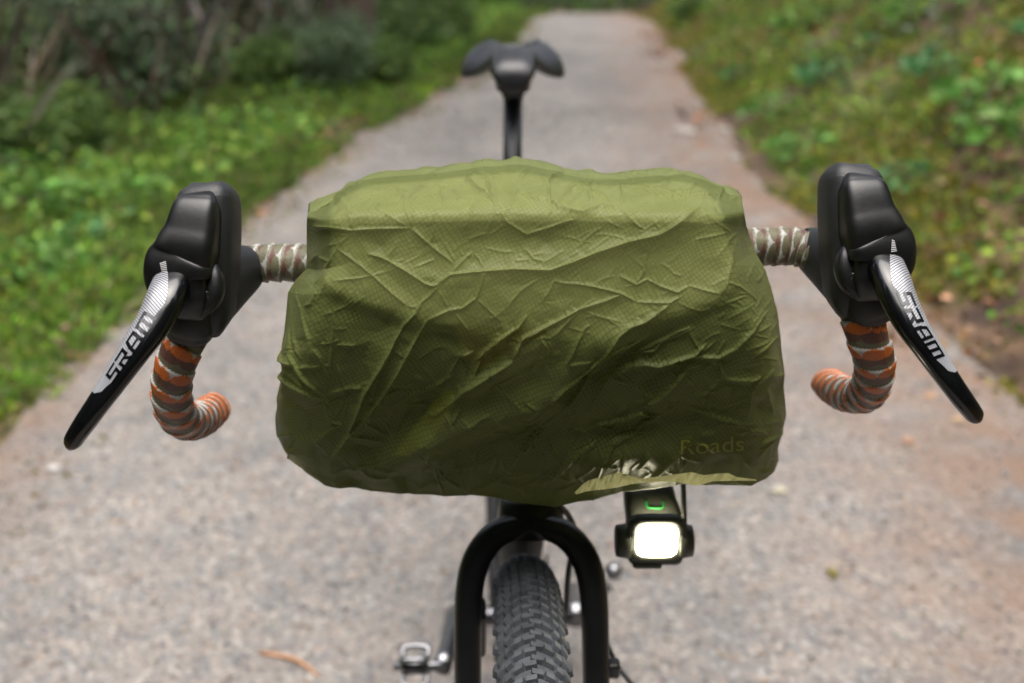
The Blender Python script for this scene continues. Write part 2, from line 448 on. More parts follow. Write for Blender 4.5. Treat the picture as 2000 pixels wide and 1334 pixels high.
o = stuff('ground_cover', P, M['leaf']); tag(o, 'low leafy undergrowth behind the left grass verge', 'undergrowth', kind='stuff')
P = []
cover_leaves(22000, 1, .1, 3.0, 1.2, 12.5, .035, [(.11, .24, .03), (.16, .3, .04), (.07, .15, .04), (.2, .28, .03)], .1, .53, 5, 1.9)
cover_leaves(16000, 1, .5, 5.0, 1.5, 13, .045, DARKG+[(.09, .2, .06), (.06, .16, .08)], .2, .53, 7, 1.5)
o = stuff('ground_cover', P, M['leaf']); tag(o, 'scattered leafy plants covering the right bank', 'undergrowth', kind='stuff')
P = []   # moss: short dense yellow-green fuzz
X, Y, D = sample_side(70000, 1, -.05, 2.6, 1.0, 11, 1.3); k = fbm(X*1.4, Y*1.4, 63) > .47; X, Y = X[k], Y[k]; n = len(X)
P.append(leaves(np.stack([X, Y, ground_z(X, Y)+.004], 1), np.stack([rng.normal(0, .6, n), rng.normal(0, .6, n), np.ones(n)*.8], 1), np.full(n, .03), np.full(n, .02), pick(n, [(.2, .17, .03), (.15, .16, .03), (.24, .22, .04), (.11, .14, .03)]), .1))
o = stuff('moss', P, M['leaf']); tag(o, 'yellow green moss patches on the right bank', 'moss', kind='stuff')
P = []   # dry leaves
LIT = [(.15, .085, .05), (.2, .12, .075), (.1, .055, .035), (.26, .17, .12), (.24, .12, .06), (.08, .045, .03)]
X, Y, D = sample_side(26000, 1, -.25, 4.5, 2.0, 12.5, .9); k = fbm(X*1.2, Y*1.2, 15) > .5; X, Y = X[k], Y[k]; n = len(X)
N = rng.normal(size=(n, 3)); N[:, 2] *= .25
P.append(leaves(np.stack([X, Y, ground_z(X, Y)+.022], 1), N, .032*(.5+rng.random(n)), .03*(.5+rng.random(n)), pick(n, LIT), .12))
X, Y, D = sample_side(7000, -1, -.12, 4.5, 2.2, 12.5, 1.2); n = len(X)
N = rng.normal(size=(n, 3)); N[:, 2] *= .25
P.append(leaves(np.stack([X, Y, ground_z(X, Y)+.022], 1), N, .045*(.5+rng.random(n)), .028*(.5+rng.random(n)), pick(n, LIT), .12))
o = stuff('leaf_litter', P, M['litter']); tag(o, 'brown fallen leaves lying along the path edges', 'fallen leaves', kind='stuff')

# loose pebbles on the path (octahedra, flattened)
n = 26000
Y = .35 + 5.5*rng.random(n)**1.6; X = XL(Y) + (XR(Y)-XL(Y))*rng.random(n)
R_ = (.0018 + .0035*rng.random(n)**3)*(1+.25*Y*.5)
Z = descend(Y) + .006 + .012*(fbm(X*2.5, Y*2.5, 5)-.5)
oct_ = np.array([(1, 0, 0), (0, 1, 0), (-1, 0, 0), (0, -1, 0), (0, 0, .7), (0, 0, -.7)], float)
ang = rng.uniform(0, 6.28, n); sx = rng.uniform(.7, 1.3, n)
ox = (oct_[None, :, 0]*np.cos(ang)[:, None]*sx[:, None] - oct_[None, :, 1]*np.sin(ang)[:, None])
oy = (oct_[None, :, 0]*np.sin(ang)[:, None]*sx[:, None] + oct_[None, :, 1]*np.cos(ang)[:, None])
oz = np.repeat(oct_[None, :, 2], n, 0)
V = np.stack([X[:, None]+ox*R_[:, None], Y[:, None]+oy*R_[:, None], Z[:, None]+(oz+.3)*R_[:, None]], 2).reshape(-1, 3)
fo = np.array([(0, 1, 4), (1, 2, 4), (2, 3, 4), (3, 0, 4), (1, 0, 5), (2, 1, 5), (3, 2, 5), (0, 3, 5)])
F = (fo[None]+(np.arange(n)*6)[:, None, None]).reshape(-1, 3)
c = np.repeat(np.concatenate([pick(n, [(.34, .33, .32), (.42, .4, .38), (.25, .26, .27), (.47, .45, .43), (.4, .3, .24), (.55, .54, .52), (.36, .34, .32)], .1)*.45, np.ones((n, 1))], 1), 6, 0)
o = link('gravel', np_mesh('gravel', V, F, c), M['pebble'], smooth=True); tag(o, 'loose pale and rusty pebbles strewn over the path', 'gravel', kind='stuff')

n = 2600; Y = .3+8*rng.random(n)**1.4; X = XL(Y)+(XR(Y)-XL(Y))*np.where(rng.random(n) < .5, rng.beta(.6, 1.6, n), rng.beta(1.6, .6, n)); N = rng.normal(size=(n, 3)); N[:, 2] *= .06
o = stuff('pine_needles', [leaves(np.stack([X, Y, descend(Y)+.013], 1), N, .02+.04*rng.random(n), np.full(n, .0022), pick(n, [(.2, .11, .05), (.13, .08, .045), (.28, .2, .11)]), .05)], M['litter'])
tag(o, 'thin brown needles and stems scattered over the gravel', 'pine needles', kind='stuff')

# ------------------------------------------------------------------ shrubs, ferns, trees: prototypes + copies
def copy_tree(o, loc, rz, sc, label, group=None):
    c = o.copy(); COL.objects.link(c); c.location = loc; c.rotation_euler = (0, 0, rz); c.scale = (sc, sc, sc); c['label'] = label
    if group: c['group'] = group
    for ch in o.children:
        d = ch.copy(); COL.objects.link(d); d.parent = c
    return c

def blob_leaves(n, rad, zc, zr, size, pal, nb=14, wd=.55):
    cen = rng.normal(size=(nb, 3)); cen /= np.linalg.norm(cen, axis=1, keepdims=True); cen *= rng.random((nb, 1))**.5
    cen = cen*np.array([rad*.75, rad*.75, zr*.7]) + np.array([0, 0, zc])
    k = rng.integers(0, nb, n); v = rng.normal(size=(n, 3)); v /= np.linalg.norm(v, axis=1, keepdims=True)
    r = rad*.42*(.4+.75*rng.random((n, 1)))
    C = cen[k] + v*r*np.array([1, 1, .8]); C[:, 2] = np.maximum(C[:, 2], .01)
    tone = rng.uniform(.6, 1.35, nb)[k][:, None]
    N = v + rng.normal(size=(n, 3))*.7
    s = size*(.6+.8*rng.random(n))
    return leaves(C, N, s, s*wd, np.clip(pick(n, pal, .15)*tone, .004, .9), .2, .15)

def stems(name, ns, h, spread, r, mt, parent, seed=0):
    rr = random.Random(seed); obs = []
    for i in range(ns):
        a = rr.uniform(0, 6.28); e = Vector((math.cos(a)*spread*rr.uniform(.4, 1), math.sin(a)*spread*rr.uniform(.4, 1), h*rr.uniform(.7, 1)))
        m_ = e*.5 + Vector((rr.uniform(-1, 1), rr.uniform(-1, 1), 0))*spread*.15
        obs.append(tube('s', [(0, 0, -.05), tuple(m_), tuple(e)], [r, r*.7, r*.25], mt, n=6, res=7))
    return join(name, obs, parent)

def make_shrub(rad, h, n, size, pal, nb, seed):
    t = empty('shrub', (0, 0, 0)); t['category'] = 'shrub'
    V, F, c = blob_leaves(n, rad, h*.55, h*.5, size, pal, nb)
    link('foliage', np_mesh('foliage', V, F, c), M['leaf'], t, smooth=False)
    stems('stem', 7, h*.8, rad*.7, .012, M['bark_grey'], t, seed)
    return t
sh_a = make_shrub(.55, .8, 3600, .055, [(.10, .16, .05), (.14, .21, .07), (.17, .23, .09)], 16, 1)
sh_b = make_shrub(.45, .6, 3000, .06, [(.11, .18, .05), (.15, .22, .06), (.08, .14, .04)], 13, 2)
sh_c = make_shrub(.6, 1.0, 3800, .06, [(.12, .17, .10), (.17, .22, .14), (.12, .18, .08)], 15, 3)
protos = {'a': sh_a, 'b': sh_b, 'c': sh_c}; used = set()
def place(kind, px, py, sc, label, group=None):
    X, Y = ray_ground(px, py); loc = (X, Y, float(ground_z(X, Y))-.03*sc); rz = random.uniform(0, 6.28)
    if kind in used: return copy_tree(protos[kind], loc, rz, sc, label, group)
    used.add(kind); o = protos[kind]; o.location = loc; o.rotation_euler = (0, 0, rz); o.scale = (sc,)*3; o['label'] = label
    if group: o['group'] = group
    return o
SHRUBS = [
 ('c', 640, 190, .55, 'low grey green bush at the foot of the thick brown trunk, left side'),
 ('b', 745, 165, .5, 'low bright bush at the foot of the thick brown trunk, right side'),
 ('a', 330, 130, .7, 'dark green shrub just left of the thick brown trunk at the path bend'),
 ('c', 480, 120, .7, 'grey green bush behind the left verge, between two brown trunks'),
 ('b', 120, 320, .6, 'mid green bush low behind the left brake lever, deep in the undergrowth'),
 ('a', 10, 240, .7, 'dark shrub at the far left edge of the picture'),
 ('c', 210, 230, .8, 'greyish bush under the slanting pale branches on the left'),
 ('b', 560, 190, .6, 'small leafy bush at the inner edge of the left grass verge'),
 ('a', 790, 110, .8, 'dark round bush right of the thick brown trunk'),
 ('b', 860, 90, .75, 'bright green mossy mound of leaves left of the saddle'),
 ('c', 720, 60, 1.0, 'tall dull green bush behind the thick brown trunk'),
 ('a', 930, 20, 1.1, 'dark bush where the path disappears on the left'),
 ('b', 960, -10, 1.2, 'light green bush above the far end of the path'),
 ('a', 1120, -25, 1.1, 'dark evergreen bush straight above the far end of the path'),
 ('a', 1260, -30, 1.0, 'dark bush on the right of the far path end'),
 ('b', 1390, 20, .8, 'light green leafy shrub at the outside of the path bend'),
 ('b', 1340, 60, .45, 'small bright bush at the right path edge near the bend'),
 ('b', 1500, 50, .7, 'green shrub on the right bank above the mossy edge'),
 ('c', 1620, 10, .9, 'dull green bush high on the right bank'),
 ('a', 1760, -30, 1.0, 'dark shrub near the top of the right bank'),
 ('a', 1930, 60, .8, 'dark shrub in the upper right corner of the picture'),
 ('c', 0, 60, 1.1, 'grey green shrub in the upper left corner of the picture'),
 ('c', 330, 20, 1.2, 'tall grey green shrub far back between the left trunks'),
 ('a', 560, 0, 1.2, 'tall dark shrub far back left of the thick trunk'),
]
for s in SHRUBS: place(*s)

def make_plant(n, rad, h, size, pal, seed):
    t = empty('leafy_plant', (0, 0, 0)); t['category'] = 'plant'
    a = rng.uniform(0, 6.28, n); r = rad*rng.random(n)**.6
    C = np.stack([np.cos(a)*r, np.sin(a)*r, h*(.35+.65*rng.random(n))*(1-.5*r/rad)], 1)
    N = np.stack([np.cos(a), np.sin(a), rng.uniform(-.2, .8, n)], 1)
    s = size*(.6+.7*rng.random(n))
    V, F, c = leaves(C, N, s, s*.6, pick(n, pal, .15), .15, .2)
    link('foliage', np_mesh('foliage', V, F, c), M['leaf'], t, smooth=False)
    stems('stem', 6, h*.8, rad*.8, .004, M['bark_grey'], t, seed)
    return t
protos['p'] = make_plant(110, .2, .2, .07, [(.09, .19, .035), (.12, .23, .05), (.07, .15, .035)], 8)
protos['q'] = make_plant(90, .16, .16, .06, [(.06, .18, .06), (.09, .22, .09), (.05, .14, .05)], 9)
PLANTS = [
 ('p', 1560, 170, .9, 'bright green plant on the right bank, highest of those beside the bare earth'),
 ('p', 1510, 255, .8, 'bright leafy plant by the right path edge, beyond the right hood'),
 ('q', 1600, 245, .9, 'blue green plant in the middle of the right bank'),
 ('p', 1570, 330, .8, 'vivid green plant just left of the top of the right hood'),
 ('q', 1440, 180, .8, 'dark leafy plant at the right path edge level with the saddle'),
 ('p', 1750, 230, .8, 'light green plant on the bank above the right brake hood'),
 ('q', 1800, 320, .9, 'dark green plant right of the right brake hood'),
 ('p', 1860, 260, .9, 'light green plant at the right, beside a dark hollow'),
 ('q', 1930, 180, 1.0, 'blue green plant near the right picture edge, upper of two'),
 ('p', 1890, 400, 1.0, 'bright broad leaved plant right of the right brake lever pivot'),
 ('q', 1760, 430, .7, 'small dark plant close beside the right brake lever pivot'),
 ('p', 1960, 460, 1.0, 'bright green plant at the right picture edge beside the lever'),
 ('q', 1980, 340, 1.0, 'blue green plant near the right picture edge, lower of two'),
 ('p', 60, 430, 1.0, 'pale green leafy plant left of the left brake lever, upper of two'),
 ('p', 40, 560, .9, 'pale green leafy plant left of the left brake lever, lower of two'),
 ('q', 170, 480, .8, 'dull green plant in the grass beside the left lever pivot'),
 ('p', 240, 400, .8, 'yellow green plant in the grass just left of the left hood'),
]
for s in PLANTS: place(*s)

# trees
def make_tree(name, cat, r, h, nleaf, crown0, crad, lean, pal, bk, seed, conif=True):
    rr = random.Random(seed); t = empty(name, (0, 0, 0)); t['category'] = cat
    tp = [(0, 0, -.3), (lean*.1, 0, h*.15), (lean*.4, .05*h*.1, h*.45), (lean, 0, h)]
    obs = [tube('s', tp, [r*1.35, r, r*.7, r*.08], bk, n=14, res=26)]
    for i in range(26):
        z = h*(.16+.8*i/26); a = rr.uniform(0, 6.28); L = crad*(1.0-.75*max(0, (z/h-crown0)/(1-crown0)))*(.8+.3*rr.random()) if z/h > crown0 else .5*rr.random()+.25
        x0 = lean*min(1, z/h)*.8
        obs.append(tube('b', [(x0, 0, z), (x0+math.cos(a)*L*.5, math.sin(a)*L*.5, z+.05*L), (x0+math.cos(a)*L, math.sin(a)*L, z-.12*L)], [r*.16, r*.1, r*.03], bk, n=5))
    join('trunk', obs, t)
    n = nleaf; zz = h*(crown0+(1-crown0)*rng.random(n)**1.25); a = rng.uniform(0, 6.28, n)
    tier = np.floor(zz/(h*.035)); a = a + 0
    env = crad*(1-.85*(zz/h-crown0)/(1-crown0))
    gap = .55+.6*vnoise(np.cos(a)*2.2+tier*3.1, np.sin(a)*2.2, seed)
    rad = env*gap*rng.random(n)**.5
    C = np.stack([lean*zz/h+np.cos(a)*rad, np.sin(a)*rad, zz - .15*rad + .1*rng.normal(size=n)], 1)
    N = np.stack([np.cos(a), np.sin(a), rng.normal(0, .35, n)-.1], 1)+rng.normal(size=(n, 3))*.35
    s = .3*(.6+.8*rng.random(n))
    V, F, c = leaves(C, N, s, s*.42, pick(n, pal, .2), .15, .1)
    link('crown', np_mesh('crown', V, F, c), M['leaf'], t, smooth=False)
    return t
TA = make_tree('conifer_tree', 'tree', .15, 12, 8000, .6, 2.3, .3, [(.03, .07, .02), (.045, .09, .03), (.025, .055, .02)], M['bark'], 3)
TB = make_tree('conifer_tree', 'tree', .1, 10.5, 6000, .6, 1.9, -.5, [(.035, .08, .025), (.06, .11, .03)], M['bark_grey'], 4)
def place_tree(T, X, Y, rz, sc, label, first=[True, True, True]):
    loc = (X, Y, float(ground_z(X, Y))); i = 0 if T is TA else (1 if T is TB else 2)
    if first[i]:
        first[i] = False; T.location = loc; T.rotation_euler = (0, 0, rz); T.scale = (sc,)*3; T['label'] = label; return T
    return copy_tree(T, loc, rz, sc, label)
def tpx(px, py): return ray_ground(px, py)
TC = make_tree('light_block_hemlock', 'tree', .16, 9, 9000, .06, 2.6, .1, [(.03, .07, .02), (.045, .09, .03), (.025, .055, .02)], M['bark'], 6)  # unseen hemlocks, added outside the frame to cut low sky light
TREES = [
 (TA, *tpx(690, 155), .3, .9, 'thick brown trunk standing beside the path bend, left of the saddle'),
 (TB, *tpx(470, 60), 1.0, .9, 'slim grey trunk in the bushes left of the thick brown trunk'),
 (TB, *tpx(175, 110), 2.2, .8, 'slim grey leaning trunk in the upper left undergrowth'),
 (TA, *tpx(100, 10), 1.1, 1.0, 'dark trunk in the upper left corner'),
 (TB, *tpx(300, -10), 4.0, 1.0, 'grey trunk far back in the left undergrowth'),
 (TA, *tpx(860, -40), 2.4, 1.0, 'dark conifer far behind the path bend'),
 (TA, *tpx(1540, -30), .9, 1.0, 'dark conifer at the top of the right bank'),
 (TA, *tpx(1850, -40), 5.1, 1.05, 'dark conifer above the upper right corner'),
 (TB, *tpx(1180, -90), 5.5, 1.1, 'conifer closing the view beyond the path end'),
 (TC, -7.0, .5, .4, 1.0, 'unseen light-blocking hemlock left of the bicycle, outside the picture'),
 (TB, -6.4, 4.4, 3.4, 1.0, 'grey conifer between the undergrowth and the left picture edge'),
 (TC, 6.0, 1.6, 2.8, 1.0, 'unseen light-blocking hemlock on the bank right of the bicycle'),
 (TB, 6.6, 6.8, 1.4, 1.0, 'conifer on the bank behind the right picture edge'),
 (TC, -3.9, -2.4, 1.9, 1.05, 'unseen light-blocking hemlock behind the photographer on the left'),
 (TC, 4.2, -2.2, .2, 1.05, 'unseen light-blocking hemlock behind the photographer on the right'),
 (TC, 2.9, -4.6, .9, 1.1, 'unseen light-blocking hemlock far behind the photographer on the right'),
 (TC, -2.7, -5.0, .5, 1.15, 'unseen light-blocking hemlock far behind the photographer on the left'),
 (TC, 0.1, -6.8, 2.5, 1.3, 'tall unseen light-blocking hemlock at the far bend behind the photographer'),
 (TC, -7.0, -5.0, 3.5, 1.3, 'tall unseen light-blocking hemlock behind the left row of trees'),
 (TC, 7.4, -5.2, 4.5, 1.3, 'tall unseen light-blocking hemlock behind the right row of trees'),
 (TC, -8.2, 4.0, 5.5, 1.3, 'tall unseen light-blocking hemlock deep in the wood on the left'),
 (TC, 9.0, 4.2, 1.5, 1.3, 'tall unseen light-blocking hemlock high on the right bank'),
]
for T in TREES: place_tree(*T)
# bare branches leaning in the undergrowth, upper left
for (a, b, r, lb) in [((160, 90, 6.3), (250, -60, 6.6), .03, 'pale bare branch slanting up to the right in the upper left undergrowth'),
                      ((60, 120, 6.2), (85, -40, 6.4), .028, 'pale bare upright branch near the upper left corner'),
                      ((275, 90, 6.8), (265, -40, 7.0), .024, 'thin grey upright branch in the upper left undergrowth'),
                      ((395, 110, 6.4), (380, -60, 6.6), .03, 'brown sapling stem left of the thick trunk, nearest to it'),
                      ((520, 80, 7.0), (500, -60, 7.2), .035, 'dark sapling stem between the slim grey trunk and the thick trunk'),
                      ((30, 200, 5.4), (10, -20, 5.8), .026, 'pale brown stem at the left picture edge'),
                      ((130, 190, 5.6), (215, 30, 5.8), .018, 'pale thin twig crossing behind the left undergrowth'),
                      ((590, 100, 7.2), (600, -50, 7.4), .03, 'brown sapling stem just left of the thick trunk'),
                      ((1700, 160, 5.2), (1990, 90, 5.0), .022, 'fallen grey branch lying across the right bank')]:
    p, q = at(*a), at(*b); p.z = float(ground_z(p.x, p.y))-.05; q.z = max(q.z, float(ground_z(q.x, q.y))+.02); d = q-p
    tag(tube('branch', [p, p+d*.35+Vector((.05, 0, .03)), p+d*.7+Vector((-.03, 0, 0)), q], [r, r*.9, r*.7, r*.4], M['bark_grey'], n=8, res=14), lb, 'branch')
# small things lying on the path
def ground_pt(px, py):
    X, Y = ray_ground(px, py); return Vector((X, Y, float(descend(Y))+.010))
tw = mat('twig_orange', (.42, .22, .11), .7, var=.3, vscale=60)
p, q = ground_pt(508, 1283), ground_pt(625, 1330)
tag(tube('twig', [p, (p+q)/2+Vector((.01, .006, .004)), q], [.003, .0035, .002], tw, n=6, res=8), 'thin orange brown twig on the gravel left of the front wheel', 'twig')
def stone(px, py, r, col, label):
    c = ground_pt(px, py); bm = bmesh.new(); bmesh.ops.create_icosphere(bm, subdivisions=3, radius=1)
    s = random.randint(0, 99)
    for v in bm.verts:
        k = 1+.22*(float(vnoise(v.co.x*1.7+s, v.co.y*1.7+v.co.z, s))-.5); v.co = Vector((v.co.x*r*k*1.3, v.co.y*r*k, v.co.z*r*.5*k)) + c
    me = bpy.data.meshes.new('stone'); bm.to_mesh(me); bm.free()
    tag(link('stone', me, mat('stone', tuple(.55*x for x in col), .8, var=.2, vscale=40, bump=.3)), label, 'stone')
stone(1335, 262, .05, (.6, .55, .5), 'pale flat stone on the right side of the path behind the cover')
stone(1415, 258, .03, (.5, .48, .42), 'small pale stone at the mossy right edge of the path')
stone(1435, 312, .028, (.5, .46, .42), 'small buff stone at the right path edge near the cover corner')
stone(862, 338, .02, (.3, .28, .27), 'small grey stone on the path behind the cover top')
stone(1520, 965, .012, (.65, .6, .45), 'cream pebble on the path right of the cover')
stone(1772, 868, .012, (.6, .36, .24), 'orange pebble on the path right of the cover')
stone(108, 922, .012, (.65, .64, .62), 'white pebble on the path below the left lever tip')
c = ground_pt(1623, 1132)
V, F, cc = leaves(np.array([c+Vector((0, 0, .004))]*5), np.array([(1, .3, .1), (.2, 1, .2), (-.8, .5, .1), (-.3, -1, .1), (.8, -.8, .2)], float), np.full(5, .016), np.full(5, .012), np.array([(.22, .2, .05)]*5), .2)
tag(link('fallen_leaf', np_mesh('fallen_leaf', V, F, cc), M['litter'], smooth=False), 'small olive leaf lying on the gravel right of the light', 'leaf')

# ------------------------------------------------------------------ the bicycle
BX = .0157
bike = empty('bicycle', (.01, .9, 0), 'black gravel bicycle facing the camera with camouflage bar tape', 'bicycle')

# fork: one swept arch
fk = [(915, 1800, .845, 24), (914, 1600, .85, 25), (914, 1400, .853, 26), (914, 1250, .853, 27), (917, 1150, .852, 27.5), (935, 1085, .851, 28), (975, 1040, .85, 27), (1036, 1026, .85, 25),
      (1097, 1040, .85, 27), (1139, 1085, .851, 28), (1158, 1150, .852, 27.5), (1163, 1250, .853, 27), (1165, 1400, .853, 26), (1165, 1600, .85, 25), (1164, 1800, .845, 24)]
A = [list(at(a, b, c))+[hw/FPX*c] for a, b, c, hw in fk]
A = catmull(A, 90); fr = frames([a[:3] for a in A])
fork = link('fork', ringmesh('fork', [sring(c, N*a[3], B*a[3], 20, 2.2) for a, (c, T, N, B) in zip(A, fr)]), M['fork'], bike)
# crown: headset race, steerer
cr = at(1036, 1010, .868)
axis = Vector((0, .309, .951))
cyl('headset_race', cr+axis*-.012, cr+axis*.02, .031, .026, M['fork'], fork, 28)
cyl('spacer_ring', cr+axis*.0201, cr+axis*.026, .024, .024, M['dark_metal'], fork, 28)
# wheels
def wheel(name, X, Y, R, yaw, parent_w, tread=True, wd=.029):
    root = empty(name, (X, Y, R)); root.parent = bike; root.matrix_parent_inverse = world_mat(bike).inverted()
    Rm = Matrix.Rotation(yaw, 4, 'Z'); root.rotation_euler = (0, 0, 0)
    O = Vector((X, Y, R))
    def tp(al, be, r):   # al along the wheel, be across (radians), r from tyre centreline
        mr = R-wd; p = Vector((math.sin(be)*r, (mr+math.cos(be)*r)*math.cos(al), (mr+math.cos(be)*r)*math.sin(al)))
        return O + Rm @ p
    V = []; F = []; NA, NB = 200, 20
    for i in range(NA):
        for j in range(NB):
            be = -2.35+4.7*j/(NB-1); V.append(tp(2*math.pi*i/NA, be, wd-.0022))
    for i in range(NA):
        for j in range(NB-1):
            a = i*NB+j; b = ((i+1) % NA)*NB+j; F.append((a, b, b+1, a+1))
    nrow = 164 if tread else 60
    def knob(a0, a1, b0, b1, top, sh=0):
        k = len(V); pts = []
        for r, ins in ((wd-.003, 0), (wd+top, .12)):
            da, db = (a1-a0)*ins, (b1-b0)*ins
            pts += [tp(a0+da, b0+db, r), tp(a1-da, b0+db+0, r), tp(a1-da+sh, b1-db, r), tp(a0+da+sh, b1-db, r)]
        V.extend(pts)
        for q in ((4, 5, 6, 7), (0, 4, 7, 3), (1, 2, 6, 5), (0, 1, 5, 4), (2, 3, 7, 6)): F.append(tuple(k+x for x in q))
    P_ = 2*math.pi/nrow
    for i in range(nrow):
        a = i*P_
        if tread:
            j = .06*math.sin(i*2.1)
            # interlocking centre Z-blocks
            knob(a, a+P_*.44, -.09, .24, .0019, P_*.12); knob(a+P_*.12, a+P_*.60, .25, .50, .0018, P_*.14)
            knob(a+P_*.5, a+P_*.94, -.24, .09, .0019, -P_*.10); knob(a+P_*.62, a+P_*1.1, -.50, -.25, .0018, -P_*.14)
            knob(a+P_*.45, a+P_*1.0, .54, .76, .0016, P_*.12); knob(a-P_*.05, a+P_*.5, -.76, -.54, .0016, -P_*.12)
            # shoulder
            knob(a+P_*.3, a+P_*.85, .80, 1.08, .0010, P_*.2); knob(a+P_*.0, a+P_*.55, -1.08, -.80, .0010, -P_*.2)
            if i % 2: knob(a, a+P_*.8, 1.2, 1.42, .001); knob(a, a+P_*.8, -1.42, -1.18, .001)
        else:
            knob(a, a+P_*.7, -.2, .2, .0014)
    ty = link('tyre', mesh('tyre', V, F), M['tyre'], root)
    for e in (0,): pass
    me = ty.data; sm = [True]*(NA*(NB-1)) + [False]*(len(me.polygons)-NA*(NB-1)); me.polygons.foreach_set('use_smooth', sm)
    # rim and hub
    prof = [(-.014, R-.030), (-.014, R-.052), (-.006, R-.062), (.006, R-.062), (.014, R-.052), (.014, R-.030), (.010, R-.033), (-.010, R-.033)]
    V2 = []; F2 = []; n = 96; k = len(prof)
    for i in range(n):
        al = 2*math.pi*i/n
        for x, r in prof: V2.append(O + Rm @ Vector((x, r*math.cos(al), r*math.sin(al))))
    for i in range(n):
        for j in range(k):
            a = i*k+j; b = i*k+(j+1) % k; c_ = ((i+1) % n)*k+(j+1) % k; d = ((i+1) % n)*k+j; F2.append((a, b, c_, d))
    link('rim', mesh('rim', V2, F2), M['frame'], root)
    cyl('hub', O + Rm @ Vector((-.05, 0, 0)), O + Rm @ Vector((.05, 0, 0)), .017, .017, M['frame'], root)
    sp0 = None
    for i in range(24):
        al = 2*math.pi*i/24; s = 1 if i % 2 else -1; al2 = al + (.9 if i % 4 < 2 else -.9)
        p0 = O + Rm @ Vector((s*.026, .02*math.cos(al2), .02*math.sin(al2))); p1 = O + Rm @ Vector((s*.003, (R-.06)*math.cos(al), (R-.06)*math.sin(al)))
        tube('spoke', [p0, p1], .001, M['silver'], root, n=5)
    return root
wheel('front_wheel', BX, .52, .35, math.radians(1.2), bike)
wheel('rear_wheel', .0, 1.52, .35, 0, bike, tread=False)
O = Vector((BX, .52, .35))
ro = cyl('brake_rotor', O+Vector((-.048, 0, 0)), O+Vector((-.046, 0, 0)), .08, .08, M['silver'], bike, 48, .01)

# frame
H0, H1 = cr + axis*.03, cr + axis*.17
BBp = Vector((.004, 1.07, .25)); ST1 = Vector((-.002, 1.22, .74)); RA = Vector((.0, 1.52, .35))
frm = cyl('frame', H0, H1, .024, .022, M['frame'], bike, 24); 
tube('down_tube', [H0+axis*.03+Vector((0, .012, 0)), BBp], [.024, .026], M['frame'], frm, n=18)
tube('top_tube', [H1-axis*.03+Vector((0, .012, 0)), ST1-Vector((0, .01, .04))], [.019, .015], M['frame'], frm, n=18)
tube('seat_tube', [BBp, ST1], [.019, .018], M['frame'], frm, n=18)
for s in (-1, 1):
    tube('chain_stay', [BBp+Vector((s*.025, .02, 0)), BBp+Vector((s*.032, .12, .02)), RA+Vector((s*.042, 0, 0))], [.011, .01, .008], M['frame'], frm, n=10, res=12)
    tube('seat_stay', [ST1+Vector((s*.012, .012, -.06)), RA+Vector((s*.042, 0, 0))], [.008, .006], M['frame'], frm, n=10)
# stem under the cover
tube('stem', [cr+axis*.2+Vector((0, 0, 0)), cr+axis*.215+Vector((0, -.06, .0)), Vector((.011, .69, .945))], [.019, .018, .019], M['frame'], bike, n=16, res=10)
cyl('steerer_tube', cr+axis*.17, cr+axis*.225, .018, .018, M['frame'], bike)

# cranks and pedals
def crank(s, end, X0, X1):
    b0 = Vector((X0, BBp.y, BBp.z)); e = Vector((X1, end[0], end[1]))
    tube('crank_arm', [b0, (b0+e)/2, e], [.017, .013, .012], M['silver'], bike, n=12, res=8, flat=1)
    root = empty('pedal', e+Vector((s*.034, 0, 0))); root.parent = bike; root.matrix_parent_inverse = world_mat(bike).inverted()
    cyl('axle', e, e+Vector((s*.06, 0, 0)), .007, .006, M['silver'], root, 12)
    c0 = e+Vector((s*.034, 0, 0))
    cyl('pedal_body', c0-Vector((.014, 0, 0)), c0+Vector((.014, 0, 0)), .011, .010, M['dark_metal'], root, 16)
    for k in range(4):
        a = k*math.pi/2+.5; d = Vector((0, math.cos(a), math.sin(a)))
        loop = [c0+Vector((-.014, 0, 0))+d*.010, c0+Vector((-.016, 0, 0))+d*.019, c0+Vector((-.01, 0, 0))+d*.024, c0+Vector((.01, 0, 0))+d*.024, c0+Vector((.016, 0, 0))+d*.019, c0+Vector((.014, 0, 0))+d*.010]
        tube('cleat_loop', loop, .0035, M['silver'], root, n=8, res=18)
    return root
crank(-1, (.91, .315), -.078, -.085)
crank(1, (1.226, .164), .088, .098)
cyl('crank_axle', Vector((-.07, 1.07, .25)), Vector((.085, 1.07, .25)), .014, .014, M['dark_metal'], bike)
cyl('chainring', Vector((.048, 1.07, .25)), Vector((.051, 1.07, .25)), .085, .085, M['dark_metal'], bike, 48, .01)
e = Vector((.158, 1.226, .19)); 
bm = bmesh.new(); bmesh.ops.create_uvsphere(bm, u_segments=20, v_segments=12, radius=.014, matrix=Matrix.Translation(e+Vector((0, -.004, .012))))
me = bpy.data.meshes.new('pedal_cap'); bm.to_mesh(me); bm.free(); link('pedal_cap', me, M['silver'], bike)
# rear mech cable curve and front brake hose
tube('brake_hose', [at(1060, 960, .84), at(1090, 985, .855), at(1112, 1010, .87), at(1122, 1045, .88), at(1110, 1120, .9), at(1105, 1200, .92)], .0027, M['fork'], bike, n=8, res=30)
tube('gear_cable', [at(1175, 1225, .95), at(1200, 1290, .95), at(1240, 1345, .93), at(1270, 1390, .92)], .0024, M['fork'], bike, n=8, res=18)
rbox('brake_caliper', Matrix.Translation(at(932, 1225, .90)), (.016, .03, .05), .005, M['fork'], bike)
rbox('fork_mount', Matrix.Translation(at(1197, 1305, .86)), (.012, .012, .016), .003, M['fork'], bike)

